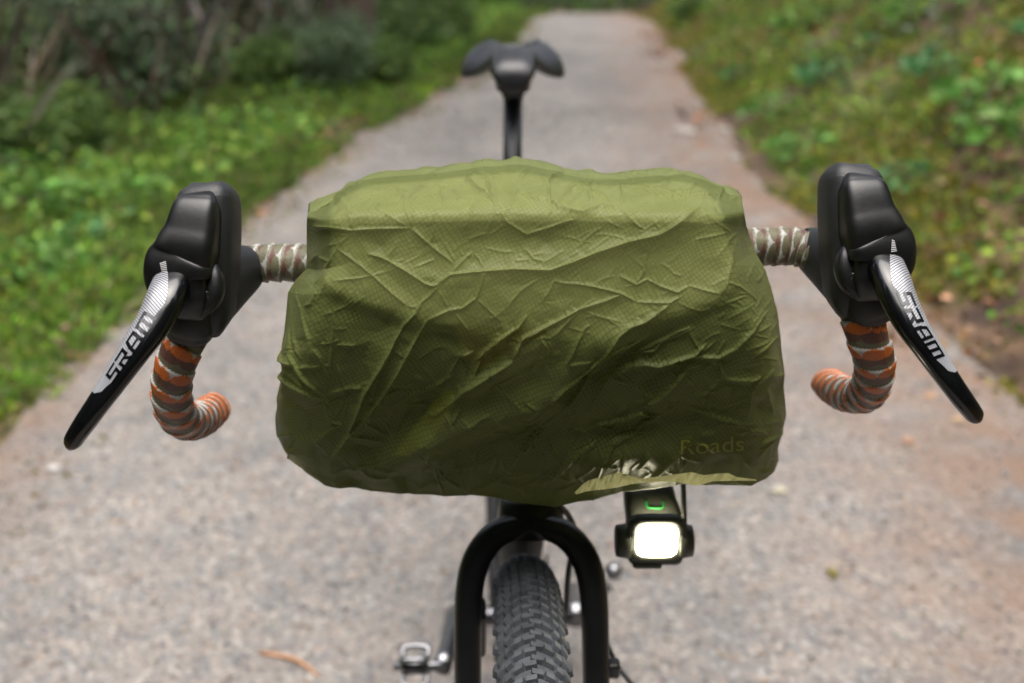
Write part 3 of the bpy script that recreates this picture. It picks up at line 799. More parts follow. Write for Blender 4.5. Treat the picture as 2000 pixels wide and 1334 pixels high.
# seatpost and saddle
sp_top = atY(1002, 190, 1.335); sp_bot = Vector((-.001, 1.22, .72))
tube('seatpost', [sp_bot, sp_top], .0125, M['post'], bike, n=20)
sadr = empty('saddle', sp_top); sadr.parent = bike; sadr.matrix_parent_inverse = world_mat(bike).inverted()
# clamp head: flaring yoke
cl = sp_top
yo = [(-.012, .0125, .0125), (.0, .0135, .013), (.018, .022, .016), (.03, .029, .018), (.036, .029, .018)]
link('clamp', ringmesh('clamp', [sring(cl+Vector((0, 0, z)), Vector((a, 0, 0)), Vector((0, b, 0)), 24, 2.6) for z, a, b in yo]), M['post'], sadr)
cyl('clamp_bolt', cl+Vector((0, -.02, .016)), cl+Vector((0, -.024, .017)), .006, .006, M['silver'], sadr, 14)
for s in (-1, 1):
    tube('rail', [cl+Vector((s*.012, -.13, .062)), cl+Vector((s*.02, -.09, .048)), cl+Vector((s*.022, -.02, .040)), cl+Vector((s*.024, .05, .041)), cl+Vector((s*.034, .1, .056))], .0037, M['dark_metal'], sadr, n=8, res=24)
    cyl('clamp_plate', cl+Vector((s*.022, -.02, .040)), cl+Vector((s*.022, .02, .040)), .008, .008, M['post'], sadr, 12)
tube('rail_bridge', [cl+Vector((-.03, -.022, .047)), cl+Vector((0, -.024, .044)), cl+Vector((.03, -.022, .047))], .0028, M['dark_metal'], sadr, n=8, res=10)
# saddle shell: lofted along Y (local), half-width, droop, top z
secs = [(-.141, .010, .002, .050, .010), (-.138, .018, .004, .060, .024), (-.131, .0225, .005, .068, .033), (-.118, .0245, .006, .074, .038), (-.09, .025, .008, .078, .036), (-.05, .027, .012, .076, .026), (-.01, .034, .022, .070, .018), (.035, .054, .038, .062, .016), (.07, .070, .050, .062, .019), (.098, .073, .050, .062, .018), (.112, .068, .044, .060, .015), (.12, .054, .034, .054, .006)]
S = catmull(secs, 48); V = []; F = []; NU = 41
for (y, hw, dr, tz, thk) in S:
    wide = min(1, max(0, (hw-.024)/.046))
    drp = lambda u: dr*((1-wide)*abs(u)**3 + wide*(1-math.sqrt(max(0, 1-abs(u)**2.2))))
    for k in range(NU):
        u = -math.cos(math.pi*k/(NU-1)); x = u*hw
        z = tz - drp(u) - wide*.024*math.exp(-(u/.27)**2)
        V.append(cl+Vector((x, y, z)))
    for k in range(NU):
        u = math.cos(math.pi*k/(NU-1)); x = u*hw*(.86+.1*wide)
        z = tz - drp(u*.97) - thk*(1-.25*abs(u))
        V.append(cl+Vector((x, y, z)))
nr = 2*NU
for i in range(len(S)-1):
    for j in range(nr):
        a = i*nr+j; b = i*nr+(j+1) % nr; F.append((a, b, b+nr, a+nr))
F.append(tuple(range(nr-1, -1, -1))); F.append(tuple(range((len(S)-1)*nr, len(S)*nr)))
so = link('saddle_pad', mesh('saddle_pad', V, F), M['saddle'], sadr)

# ------------------------------------------------------------------ handlebar with tape, hoods, levers
BARL = [(1030, 500, .735), (760, 512, .735), (560, 514, .736), (490, 518, .735), (440, 540, .722), (400, 580, .702), (372, 640, .690), (347, 700, .690), (336, 750, .700), (342, 800, .722), (365, 822, .75), (392, 818, .79), (416, 800, .835)]
BARR = [(1030, 500, .735), (1300, 488, .738), (1480, 482, .742), (1555, 484, .742), (1608, 505, .730), (1650, 545, .712), (1676, 600, .700), (1694, 660, .700), (1708, 710, .712), (1702, 752, .735), (1680, 772, .765), (1650, 768, .80), (1618, 752, .85)]
# control points become world points once; tape coils are geometry
def tape(name, pts, t0, t1, pitch, style, parent, seed):
    P_ = catmull([list(at(*p)) for p in pts], 900)
    seg = np.linalg.norm(np.diff(P_, axis=0), axis=1); s = np.concatenate([[0], np.cumsum(seg)])
    # arc positions of control points t0..t1
    idx0 = int(t0*(899)/(len(pts)-1)); idx1 = int(t1*899/(len(pts)-1))
    s0, s1 = s[idx0], s[idx1]; n = int((s1-s0)/.0005)
    ss = np.linspace(s0, s1, n); C = np.stack([np.interp(ss, s, P_[:, k]) for k in range(3)], 1)
    fr = frames([Vector(c) for c in C]); NT = 96; V = []; cols = []
    # measured palette of the tape
    WH, OR, MA, OL, DK = (.42, .41, .39), (.46, .115, .022), (.11, .05, .04), (.13, .125, .075), (.03, .03, .028)
    rr = np.random.default_rng(seed)
    for i, (c, T, N, B) in enumerate(fr):
        for k in range(NT):
            th = 2*math.pi*k/NT
            ph = (ss[i]-s0)/pitch + th/(2*math.pi); wv = ph-math.floor(ph); row = math.floor(ph)
            r = .0132 + .0016*(1-wv)**1.0 * min(1, wv/.06+.0) + .0004*math.sin(th*3+row)
            V.append(c + N*(r*math.cos(th)) + B*(r*math.sin(th)))
            q = th/(2*math.pi)*5 + row*.37
            tri = abs((q % 1)-.5)*2; arc = math.sqrt(max(0, 1-(2*(q % 1)-1)**2))
            hf = (q+.5) % 1; arc2 = math.sqrt(max(0, 1-(2*hf-1)**2)); late = max(0, (i/n-.7)/.3)
            if style(i/n):      # orange part of the print: white points, orange, maroon and olive scallops
                if wv < max(0, .34-.5*late)*(1-arc)+.01: col = WH
                elif wv < .34+.14*arc+.1*late: col = OR
                elif wv < .62+.2*arc2: col = MA
                elif wv < .93: col = OL
                else: col = OL
            else:
                if wv < .05+.5*(1-arc): col = WH
                elif wv < .42+.26*arc: col = OL
                elif wv < .6+.3*arc2: col = MA
                else: col = OL
            j = 1+.08*rr.normal(); cols.append((col[0]*j, col[1]*j, col[2]*j, 1))
    V = np.array([tuple(v) for v in V]); ii = np.arange(n*NT).reshape(n, NT); jj = np.roll(ii, -1, 1)
    F = np.stack([ii[:-1].ravel(), jj[:-1].ravel(), jj[1:].ravel(), ii[1:].ravel()], 1)
    o = link(name, np_mesh(name, V, F, cols), M['tape'], parent); return o
M['tape'] = attr_mat('bar_tape', .42, spec=.45, bump=.35, bs=700)
hb = tube('handlebar', [at(*p) for p in BARL[::-1]] + [at(*p) for p in BARR[1:]], .0115, M['frame'], bike, n=14, res=120)
for s, pts, sd in ((-1, BARL, 3), (1, BARR, 8)):
    tape('bar_tape', pts, 1.2, 4.6, .0098, lambda t: False, hb, sd)
    tape('bar_tape', pts, 5.2, 12, .0155, lambda t: t > .12, hb, sd+1)
    e = Vector(at(*pts[-1])); d = (e-Vector(at(*pts[-2]))).normalized()
    cyl('bar_end_plug', e-d*.002, e+d*.004, .0135, .011, M['gloss'], hb, 20, .3)

def mirror_x(px): return 2*1030-px
def loft_px(name, rows, m, parent, e=2.3, n=28, res=40, sub=0, slant=0):
    """rows: (px,py,d, half-width px, half-depth m); rings lie across the growing direction"""
    A = catmull(rows, res); R = []
    C = [at(a[0], a[1], a[2]) for a in A]; fr = frames(C)
    for a, (c, T, N, B) in zip(A, fr):
        side = Vector((1, slant, 0)); side = (side - T*side.dot(T)).normalized(); dep = T.cross(side).normalized()
        R.append(sring(c, side*(a[3]/FPX*a[2]), dep*a[4], n, e))
    o = link(name, ringmesh(name, R), m, parent); return o

def hood(s):
    """s=-1 the hood on the picture's left, +1 right"""
    fx = (lambda x: x) if s < 0 else (lambda x: 2069-x)
    dy = (lambda x, y: y) if s < 0 else (lambda x, y: y-36)
    dd = 0 if s < 0 else .012
    Q = lambda x, y, d: (fx(x), dy(x, y), d+dd)
    def rows(L): return [(*Q(x, y, d), hw, dp) for x, y, d, hw, dp in L]
    root = empty('brake_hood', at(*Q(400, 560, .69))); root.parent = bike; root.matrix_parent_inverse = world_mat(bike).inverted()
    # rubber body from the bar to the lever
    loft_px('rubber_body', rows([(496, 519, .737, 37, .0135), (488, 520, .736, 41, .0155), (470, 528, .728, 45, .019), (440, 548, .712, 50, .023), (408, 574, .694, 56, .025), (385, 596, .684, 58, .024), (376, 622, .682, 54, .022), (372, 640, .684, 48, .019), (370, 652, .686, 43, .017)]), M['rubber'], root, 2.2, 32, 44)
    # rubber horn rising behind the front plate
    loft_px('rubber_horn', rows([(404, 645, .690, 30, .012), (408, 612, .686, 44, .018), (410, 570, .684, 48, .021), (411, 520, .682, 51, .022), (411, 460, .680, 53, .0225), (410, 410, .679, 54, .022), (409, 390, .679, 53.5, .0215), (408, 378, .679, 50, .0195), (407, 369, .679, 43, .0165), (406, 363, .679, 34, .012), (406, 360, .679, 22, .007), (406, 359, .679, 8, .002)]), M['rubber'], root, 3.6, 44, 90)
    # glossy front plate of the lever body
    loft_px('front_plate', rows([(378, 612, .664, 18, .005), (376, 603, .661, 32, .011), (370, 588, .659, 45, .014), (362, 566, .658, 54, .015), (354, 545, .657, 62, .0165), (356, 522, .656, 65, .017), (363, 502, .656, 61, .0165), (371, 482, .655, 56, .0165), (379, 458, .656, 50, .016), (385, 430, .657, 46, .0155), (389, 412, .658, 43, .0145), (391, 402, .659, 39, .0125), (392, 396, .660, 33, .010), (392, 393, .661, 22, .006), (392, 392, .661, 8, .002)]), M['gloss'], root, 4.8, 44, 100)
    # lever pivot cheek
    loft_px('pivot_cheek', rows([(386, 522, .662, 34, .006), (391, 540, .659, 42, .0075), (394, 560, .658, 44, .008), (390, 582, .658, 40, .008), (382, 600, .658, 30, .007), (375, 612, .659, 20, .005), (373, 616, .660, 6, .002)]), M['gloss'], root, 4.5, 28, 44)
    b0 = at(*Q(400, 578, .6493)); cyl('pivot_pin', b0+Vector((0, .003, 0)), b0, .0032, .0032, M['bolt'], root, 12)
    return Q

def lever(s, Q):
    LV = [(350, 522, .665, 32, .007), (338, 552, .646, 36, .009), (323, 585, .634, 36, .0085), (301, 630, .627, 33.5, .008), (271, 674, .621, 30, .0074), (243, 715, .618, 26.5, .007), (216, 755, .616, 23.5, .0066), (192, 789, .615, 21.5, .0065), (169, 822, .616, 20, .0064), (150, 850, .619, 18, .006), (142, 864, .621, 16, .005), (137, 873, .623, 8, .003)]
    if s > 0:   # the right lever hangs a little steeper
        LV = [(2069-x+.0, y-36, d+.012, w, p) for x, y, d, w, p in LV]
        tgt = [(1716, 494), (1727, 518), (1742, 552), (1758, 592), (1781, 636), (1808, 676), (1834, 715), (1857, 748), (1879, 779), (1897, 803), (1904, 813), (1910, 819)]
        LV = [(tx, ty, d, w*.97, p) for (tx, ty), (x, y, d, w, p) in zip(tgt, LV)]
    A = catmull(LV, 80); C = [at(a[0], a[1], a[2]) for a in A]; fr = frames(C); SEC = []
    e = 2.8
    for a, (c, T, N, B) in zip(A, fr):
        side = T.cross(Vector((0, -CT, ST))).normalized()      # across the blade
        if side.x < 0: side = -side
        front = side.cross(T).normalized()
        if front.y > 0: front = -front
        SEC.append((c, side, front, a[3]/FPX*a[2], a[4], T))
    lev = link('brake_lever', ringmesh('brake_lever', [sring(c, sd_*hw, f*hd, 32, e) for c, sd_, f, hw, hd, T in SEC]), M['lever'], bike)
    def surf(t, x, off=.0002):       # t 0..1 along, x metres across
        k = t*(len(SEC)-1); i = min(int(k), len(SEC)-2); f = k-i
        c = SEC[i][0].lerp(SEC[i+1][0], f); sd_ = SEC[i][1].lerp(SEC[i+1][1], f).normalized(); fn = SEC[i][2].lerp(SEC[i+1][2], f).normalized()
        hw = SEC[i][3]*(1-f)+SEC[i+1][3]*f; hd = SEC[i][4]*(1-f)+SEC[i+1][4]*f
        q = min(.985, abs(x)/hw); return c + sd_*x + fn*(hd*(1-q**e)**(1/e)+off), hw
    L = sum((SEC[i+1][0]-SEC[i][0]).length for i in range(len(SEC)-1))
    o_ = s                      # outer side sign (outer = away from the bag)
    # silver strip: outer edge and inner edge given as fraction of half width (outer=1)
    strip = [(0.1, 0.05, 0.93), (0.15, -0.12, 0.94), (0.191, -0.3, 0.94), (0.22, -0.34, 0.94), (0.241, -0.2, 0.94), (0.266, -0.12, 0.94), (0.299, -0.2, 0.94), (0.349, -0.22, 0.94), (0.432, -0.22, 0.94), (0.515, -0.2, 0.94), (0.548, 0.0, 0.94), (0.577, 0.1, 0.94), (0.598, 0.55, 0.9)]
    ts = np.linspace(.095, .598, 70); V = []; F = []; cols = []; uv = []
    NS = 10
    for t in ts:
        lo = np.interp(t, [q[0] for q in strip], [q[1] for q in strip]); hi = np.interp(t, [q[0] for q in strip], [q[2] for q in strip])
        for j in range(NS+1):
            fr_ = lo + (hi-lo)*j/NS; _, hw = surf(t, 0); p, _ = surf(t, o_*fr_*hw, .00025); V.append(p); uv.append((t*L, fr_*hw))
    n1 = NS+1
    for i in range(len(ts)-1):
        for j in range(NS):
            a = i*n1+j; F.append((a, a+1, a+1+n1, a+n1))
    me = mesh('silver_decal', V, F); u = me.uv_layers.new(name='UVMap')
    for lp in me.loops: u.data[lp.index].uv = (uv[lp.vertex_index][0]*1000, uv[lp.vertex_index][1]*1000)
    link('silver_decal', me, M['decal'], lev)
    # small hatched chevron on the body above the lever is added by the caller
    # lettering S R A M : strokes in a unit box, x along reading, y up
    G = {'S': [((0, 0), (.82, 0), (.82, .17), (0, .17)), ((.62, .1), (.82, .1), (.84, .56), (.64, .56)), ((.06, .41), (.84, .41), (.84, .58), (.06, .58)), ((.06, .5), (.26, .5), (.28, 1), (.08, 1)), ((.08, .83), (.92, .83), (.94, 1), (.1, 1))],
         'R': [((.02, 0), (.22, 0), (.22, .5), (.02, .5)), ((.02, .83), (.84, .83), (.86, 1), (.02, 1)), ((.64, .42), (.84, .42), (.86, 1), (.66, 1)), ((.02, .38), (.84, .38), (.86, .54), (.02, .54)), ((.42, .4), (.62, .4), (.88, 0), (.66, 0))],
         'A': [((0, 0), (.2, 0), (.2, .6), (0, .6)), ((0, .5), (.2, .5), (.34, 1), (.14, 1)), ((.14, .83), (.86, .83), (.86, 1), (.18, 1)), ((.66, 0), (.86, 0), (.86, 1), (.66, 1)), ((.1, .3), (.8, .3), (.8, .46), (.1, .46))],
         'M': [((0, 0), (.2, 0), (.2, 1), (0, 1)), ((0, .82), (1.06, .82), (1.06, 1), (0, 1)), ((.43, 0), (.63, 0), (.63, .9), (.43, .9)), ((.86, 0), (1.06, 0), (1.06, 1), (.86, 1))]}
    V = []; F = []
    # reading direction: left lever from tip to pivot, right lever from pivot to tip
    ta, tb = (.527, .262) if s < 0 else (.245, .515)
    adv = {'S': 1.0, 'R': 1.0, 'A': 1.0, 'M': 1.12}; tot = 4.12; xk = 0
    for ch in 'SRAM':
        for q in G[ch]:
            k = len(V); m_ = 4
            for r_ in range(m_+1):
                f = r_/m_
                for (p0, p1) in ((q[0], q[3]), (q[1], q[2])):
                    x = p0[0]+(p1[0]-p0[0])*f; y = p0[1]+(p1[1]-p0[1])*f
                    tt = ta + (tb-ta)*(xk+x+y*.12)/tot; _, hw = surf(tt, 0)
                    yy = (-.30+.88*y)                       # fraction of half width, letter top toward the outside
                    pnt, _ = surf(tt, o_*yy*hw, .0005); V.append(pnt)
            for r_ in range(m_):
                a = k+2*r_; F.append((a, a+1, a+3, a+2))
        xk += adv[ch]
    link('lettering', mesh('lettering', V, F), M['lever'], lev, smooth=False)
    return lev

def decal_mat():
    m = bpy.data.materials.new('silver_print'); m.use_nodes = True; t = m.node_tree; L = t.links
    b = t.nodes['Principled BSDF']; b.inputs['Roughness'].default_value = .4; b.inputs['Metallic'].default_value = .25
    uv = t.nodes.new('ShaderNodeTexCoord'); sp = t.nodes.new('ShaderNodeSeparateXYZ'); L.new(uv.outputs['UV'], sp.inputs[0])
    # hatch: 1.6 mm stripes that fade out down the blade
    a = t.nodes.new('ShaderNodeMath'); a.operation = 'MULTIPLY_ADD'; L.new(sp.outputs['Y'], a.inputs[0]); a.inputs[1].default_value = .45; L.new(sp.outputs['X'], a.inputs[2])
    d = t.nodes.new('ShaderNodeMath'); d.operation = 'DIVIDE'; L.new(a.outputs[0], d.inputs[0]); d.inputs[1].default_value = 1.5
    f = t.nodes.new('ShaderNodeMath'); f.operation = 'FRACT'; L.new(d.outputs[0], f.inputs[0])
    th = t.nodes.new('ShaderNodeMapRange'); L.new(sp.outputs['X'], th.inputs['Value']); th.inputs['From Min'].default_value = 10; th.inputs['From Max'].default_value = 85; th.inputs['To Min'].default_value = .42; th.inputs['To Max'].default_value = 0
    lt = t.nodes.new('ShaderNodeMath'); lt.operation = 'LESS_THAN'; L.new(f.outputs[0], lt.inputs[0]); L.new(th.outputs[0], lt.inputs[1])
    mx = t.nodes.new('ShaderNodeMix'); mx.data_type = 'RGBA'; L.new(lt.outputs[0], mx.inputs[0]); mx.inputs['A'].default_value = (.33, .34, .37, 1); mx.inputs['B'].default_value = (.01, .01, .012, 1)
    L.new(mx.outputs['Result'], b.inputs['Base Color']); return m
M['decal'] = decal_mat()
for s in (-1, 1):
    Q = hood(s); lever(s, Q)
# hatched chevrons on the two front plates, just above the lever blades
def chevron(pts, d, parent):
    V = []; F = []
    n = 7
    for i in range(n):
        f0, f1 = i/n, (i+.55)/n
        for f in (f0, f1):
            l = Vector(pts[0]).lerp(Vector(pts[1]), f); r = Vector(pts[3]).lerp(Vector(pts[2]), f); V += [at(l.x, l.y, d), at(r.x, r.y, d)]
        k = 4*i; F.append((k, k+1, k+3, k+2))
    me = mesh('hatch_mark', V, F); return me
# (snapped to the plate surface with a ray)
def snap(me, target, off=.0003):
    bm = bmesh.new(); bm.from_mesh(target.data); bt = BVHTree.FromBMesh(bm); bm.free()
    for v in me.vertices:
        o = Vector((0, 0, HC)); d = (v.co-o).normalized(); h = bt.ray_cast(o, d)
        if h[0]: v.co = h[0]-d*off + h[1]*.0
    me.update()
plates = [o for o in bpy.data.objects if o.name.startswith('front_plate')]
plates.sort(key=lambda o: sum(v.co.x for v in o.data.vertices))
M['print'] = mat('silver_print_plain', (.6, .61, .63), .4)
for pl, pts in zip(plates, [((312, 514), (317, 535), (328, 537), (324, 510)), ((1742, 468), (1740, 494), (1752, 492), (1747, 470))]):
    me = chevron([(a, b, 0) for a, b in pts], .63, pl); snap(me, pl)
    o = bpy.data.objects.new('hatch_mark', me); COL.objects.link(o); me.materials.append(M['print'])
    o.parent = pl.parent; o.matrix_parent_inverse = world_mat(pl.parent).inverted()

# ------------------------------------------------------------------ rain cover: traced creases over a stuffed bag
OT = [(603, 398), (640, 390), (665, 375), (700, 355), (740, 348), (790, 345), (850, 338), (900, 330), (950, 324), (1010, 321), (1060, 327), (1110, 340), (1160, 350), (1205, 353), (1260, 346), (1300, 345), (1330, 341), (1360, 346), (1395, 362), (1425, 373), (1440, 372)]
OR_ = [(1440, 372), (1448, 385), (1452, 410), (1457, 440), (1470, 480), (1495, 530), (1505, 560), (1518, 610), (1524, 660), (1530, 720), (1534, 780), (1535, 810), (1528, 840), (1519, 875), (1520, 900)]
OB = [(575, 890), (600, 925), (635, 948), (665, 955), (700, 955), (745, 960), (780, 965), (830, 966), (870, 969), (920, 966), (965, 972), (1000, 980), (1040, 986), (1085, 991), (1120, 983), (1160, 975), (1215, 962), (1260, 957), (1300, 950), (1330, 945), (1380, 946), (1420, 947), (1465, 947), (1495, 935), (1512, 920), (1520, 900)]
OL = [(603, 398), (600, 430), (599, 480), (600, 525), (580, 545), (563, 570), (560, 600), (557, 650), (551, 700), (552, 740), (545, 780), (541, 810), (544, 850), (556, 880), (575, 890)]
def resamp(P_, n):
    P_ = np.array(P_, float); s = np.concatenate([[0], np.cumsum(np.linalg.norm(np.diff(P_, axis=0), axis=1))]); t = np.linspace(0, s[-1], n)
    return np.stack([np.interp(t, s, P_[:, 0]), np.interp(t, s, P_[:, 1])], 1)
NX, NY = 620, 420
T_, B_, L_, R2 = resamp(OT, NX), resamp(OB, NX), resamp(OL, NY), resamp(OR_, NY)
u = np.linspace(0, 1, NX)[None, :, None]; v = np.linspace(0, 1, NY)[:, None, None]
G = (1-v)*T_[None] + v*B_[None] + (1-u)*L_[:, None] + u*R2[:, None] - ((1-u)*(1-v)*T_[0] + u*(1-v)*T_[-1] + (1-u)*v*B_[0] + u*v*B_[-1])
PX, PY = G[..., 0], G[..., 1]
uu, vv = np.broadcast_to(u[..., 0], PX.shape), np.broadcast_to(v[..., 0], PX.shape)

def zA(*p): return [(520+x/3.335, 300+y/3.335) for x, y in p]
def zB(*p): return [(1020+x/3.335, 300+y/3.335) for x, y in p]
def zC(*p): return [(520+x/3.606, 640+y/3.606) for x, y in p]
def zD(*p): return [(1020+x/3.606, 640+y/3.606) for x, y in p]
CR = [  # (strength, polyline)
 (.7, zA((700,360),(800,410),(930,480))), (1.1, zA((300,470),(430,480),(560,500),(700,490),(945,484))), (1.1, zA((945,484),(1040,570),(1110,630),(1220,715))),
 (.6, zA((560,500),(480,600),(400,740),(360,820))), (1.0, zA((470,620),(600,720),(700,800),(820,910),(920,990))), (.7, zA((430,830),(580,815),(700,795),(770,770))),
 (1.4, zA((670,655),(760,680),(900,760),(1040,850),(1090,865),(1120,850))), (1.3, zA((1120,850),(1200,790),(1290,780),(1420,768),(1600,755),(1800,757))),
 (.9, zA((1210,780),(1270,710),(1345,640))), (1.1, zA((1420,768),(1400,850),(1370,940),(1280,1005),(1190,1020),(1050,1080))),
 (1.4, zA((1120,870),(1060,930),(1010,970),(980,1030),(900,1100),(840,1210),(780,1334))), (1.2, zA((1050,1080),(990,1170),(900,1334))),
 (.7, zA((920,990),(980,1000),(1010,970))), (.6, zA((1130,890),(1160,950),(1190,1000))), (.6, zA((1370,940),(1440,1010),(1530,1090))), (.5, zA((1340,640),(1390,690),(1420,768))),
 (1.3, zA((1370,1334),(1430,1260),(1530,1190),(1640,1130),(1700,1050))), (.8, zA((1260,1310),(1350,1275))), (.9, zA((1520,370),(1560,440),(1700,530),(1790,490))),
 (.8, zA((1350,120),(1310,190),(1400,260),(1450,290))), (.8, zA((1440,180),(1450,300),(1530,380))), (.6, zA((880,260),(900,330),(930,350))), (.5, zA((1160,210),(1140,260),(1160,340))),
 (.5, zA((400,600),(460,590),(560,530))), (.8, zA((150,940),(180,1050),(210,1200),(260,1334))), (1.0, zA((200,900),(240,1000),(310,1200),(330,1334))), (.9, zA((350,880),(310,980),(270,995))),
 (.5, zA((430,900),(440,1100),(430,1334))), (.8, zA((1570,1000),(1650,900),(1780,810))), (1.0, zA((1650,1230),(1720,1180),(1800,1140))), (.5, zA((500,230),(640,200),(800,190),(1000,160))),
 (.5, zA((600,290),(760,250),(850,240),(880,260))), (.6, zA((1350,120),(1440,180),(1620,120))), (.4, zA((1200,230),(1260,280),(1250,310))), (.4, zA((1310,190),(1160,210),(1000,230))),
 (1.7, zB((0,757),(180,762),(300,720),(500,640),(700,570),(880,528),(1000,460),(1150,375))), (1.0, zB((40,525),(150,490),(300,440),(330,430))),
 (1.2, zB((180,325),(230,360),(390,390),(440,370),(580,350))), (.8, zB((580,350),(650,380),(730,450),(800,500))), (.9, zB((830,600),(800,680),(790,770),(740,855))),
 (1.0, zB((640,800),(740,855),(810,820),(910,870),(1010,905),(1080,860))), (.6, zB((1350,515),(1130,560),(1110,700),(1080,860))), (1.1, zB((220,840),(400,855),(560,890),(650,915),(740,965))),
 (.9, zB((130,960),(180,890),(205,830),(240,835))), (1.4, zB((0,1190),(100,1150),(280,1060),(380,1010),(540,960),(650,915))), (.8, zB((280,1334),(340,1240),(410,1130),(440,1110))),
 (1.0, zB((200,1180),(290,1100),(380,1010))), (.9, zB((740,965),(860,970),(960,970),(1030,930))), (1.4, zB((480,1334),(540,1250),(620,1160),(700,1110),(790,1085),(870,1040),(960,975))),
 (.9, zB((620,1240),(690,1230),(760,1180),(810,1165))), (.6, zB((380,1015),(500,1060),(640,1090))), (.8, zB((1080,860),(1180,890),(1290,915))),
 (.8, zB((1590,1025),(1500,1110),(1440,1190),(1380,1260),(1280,1310),(1090,1310))), (.9, zB((700,1300),(780,1280),(900,1215),(1020,1150),(1100,1125))), (.5, zB((1390,540),(1360,680),(1330,850),(1290,920))),
 (.8, zB((160,210),(180,330))), (.7, zB((210,140),(160,210),(100,150))), (.7, zB((350,200),(230,330))), (.8, zB((350,200),(430,250),(450,330))), (.6, zB((620,185),(760,230),(1000,270),(1330,290))),
 (.5, zB((600,215),(760,255),(980,300),(1300,310))), (.8, zB((0,280),(100,320),(180,325))), (.5, zB((0,600),(80,690),(140,700))), (.4, zB((1160,380),(1290,470),(1360,520))), (.5, zB((640,190),(660,300),(640,360))),
 (.7, zB((870,150),(1000,190),(1050,150),(1130,180))), (.5, zB((450,250),(560,230),(620,200))),
 (1.4, zC((1090,0),(940,260),(830,430),(700,590),(580,730),(450,920))), (1.3, zC((950,0),(830,220),(700,420),(640,580),(580,720))), (.7, zC((420,450),(560,410),(700,395))),
 (.6, zC((470,0),(460,200),(440,420))), (.6, zC((330,100),(390,200),(430,330),(420,450))), (.9, zC((190,0),(230,200),(300,330),(400,450))), (.9, zC((130,130),(180,230),(260,260))), (.9, zC((140,290),(240,400),(390,480))),
 (.6, zC((400,480),(460,640),(530,650),(550,690))), (.5, zC((590,440),(470,640))), (.5, zC((590,440),(540,640))), (.6, zC((360,780),(460,690),(530,650))), (.6, zC((580,735),(700,760),(850,800))),
 (.8, zC((590,990),(660,950),(760,940),(900,960))), (1.0, zC((1130,610),(1200,580),(1280,520),(1400,400),(1530,310),(1760,180))), (1.4, zC((1740,170),(1810,60),(1947,0))), (1.2, zC((1470,300),(1520,190),(1600,100),(1750,10))),
 (1.0, zC((1360,185),(1460,155))), (.7, zC((1380,490),(1350,560),(1310,620))), (.6, zC((1380,590),(1500,650))), (.8, zC((1160,1100),(1250,1030),(1330,970),(1400,960),(1650,890))),
 (1.0, zC((1380,1160),(1560,1070),(1690,1000),(1760,890),(1860,750),(1920,700))), (.8, zC((1690,1000),(1800,995),(1947,1010))), (.6, zC((1660,930),(1690,1000))), (.9, zC((1700,800),(1760,740),(1947,630))),
 (.5, zC((1820,465),(1870,490),(1947,530))), (1.0, zC((120,340),(130,580))), (1.0, zC((80,600),(90,760),(200,740))), (.8, zC((130,820),(210,890))), (.5, zC((1200,970),(1240,920),(1340,850))), (.7, zC((1060,520),(1110,440),(1230,380),(1330,310))),
 (1.4, zD((300,550),(380,460),(450,350),(550,200),(640,130),(750,100),(870,30))), (1.3, zD((200,470),(300,380),(430,290),(530,200),(620,150))), (.6, zD((300,210),(400,200),(520,190))), (.7, zD((300,200),(370,110),(450,0))),
 (.9, zD((450,610),(500,500),(600,360),(660,300),(720,210))), (1.3, zD((660,310),(740,270),(850,235),(960,245),(1080,210),(1200,180),(1290,110))), (.9, zD((820,175),(930,155),(980,90),(1100,40),(1200,0))),
 (1.0, zD((1200,190),(1380,195),(1500,130),(1560,60),(1610,0))), (1.3, zD((860,540),(950,480),(1050,390),(1165,270))), (1.2, zD((490,680),(600,665),(720,640),(820,590),(970,630))), (1.0, zD((970,630),(850,665),(780,740),(640,800),(560,915))),
 (.7, zD((490,680),(620,725),(690,665))), (1.0, zD((530,790),(450,830),(340,910),(270,990),(150,1080))), (.8, zD((0,1000),(100,1010),(230,1020),(370,1060))), (.8, zD((1390,200),(1400,340),(1310,430))), (.8, zD((1400,345),(1610,355),(1650,330))),
 (.6, zD((1310,430),(1310,590))), (.8, zD((1150,560),(1300,600),(1430,640),(1560,670))), (.8, zD((820,980),(860,900),(900,850))), (1.0, zD((1250,640),(1200,740),(1100,860),(1000,960),(920,1040))), (.6, zD((1740,340),(1840,330))),
 (.6, zD((530,790),(560,900))), (.6, zD((720,800),(700,990))), (.8, zD((160,700),(100,740),(40,830),(0,870))), (.7, zD((330,740),(360,700),(530,770))), (.7, zD((1600,400),(1590,600))), (.6, zD((520,940),(600,930),(690,960))),
]
rf = np.random.default_rng(21)
for _ in range(400):      # fine secondary crinkles between the traced ones
    x, y = rf.uniform(560, 1520), rf.uniform(335, 975); a_ = rf.choice([-.55, -1.0, .45, -.2, 1.3], p=[.35, .25, .18, .12, .1])+rf.normal(0, .25); ln = rf.uniform(18, 75)
    q = [(x, y)]
    for k in range(3): a_ += rf.normal(0, .22); q.append((q[-1][0]+math.cos(a_)*ln/3, q[-1][1]+math.sin(a_)*ln/3))
    CR.append((rf.uniform(.2, .6), q))
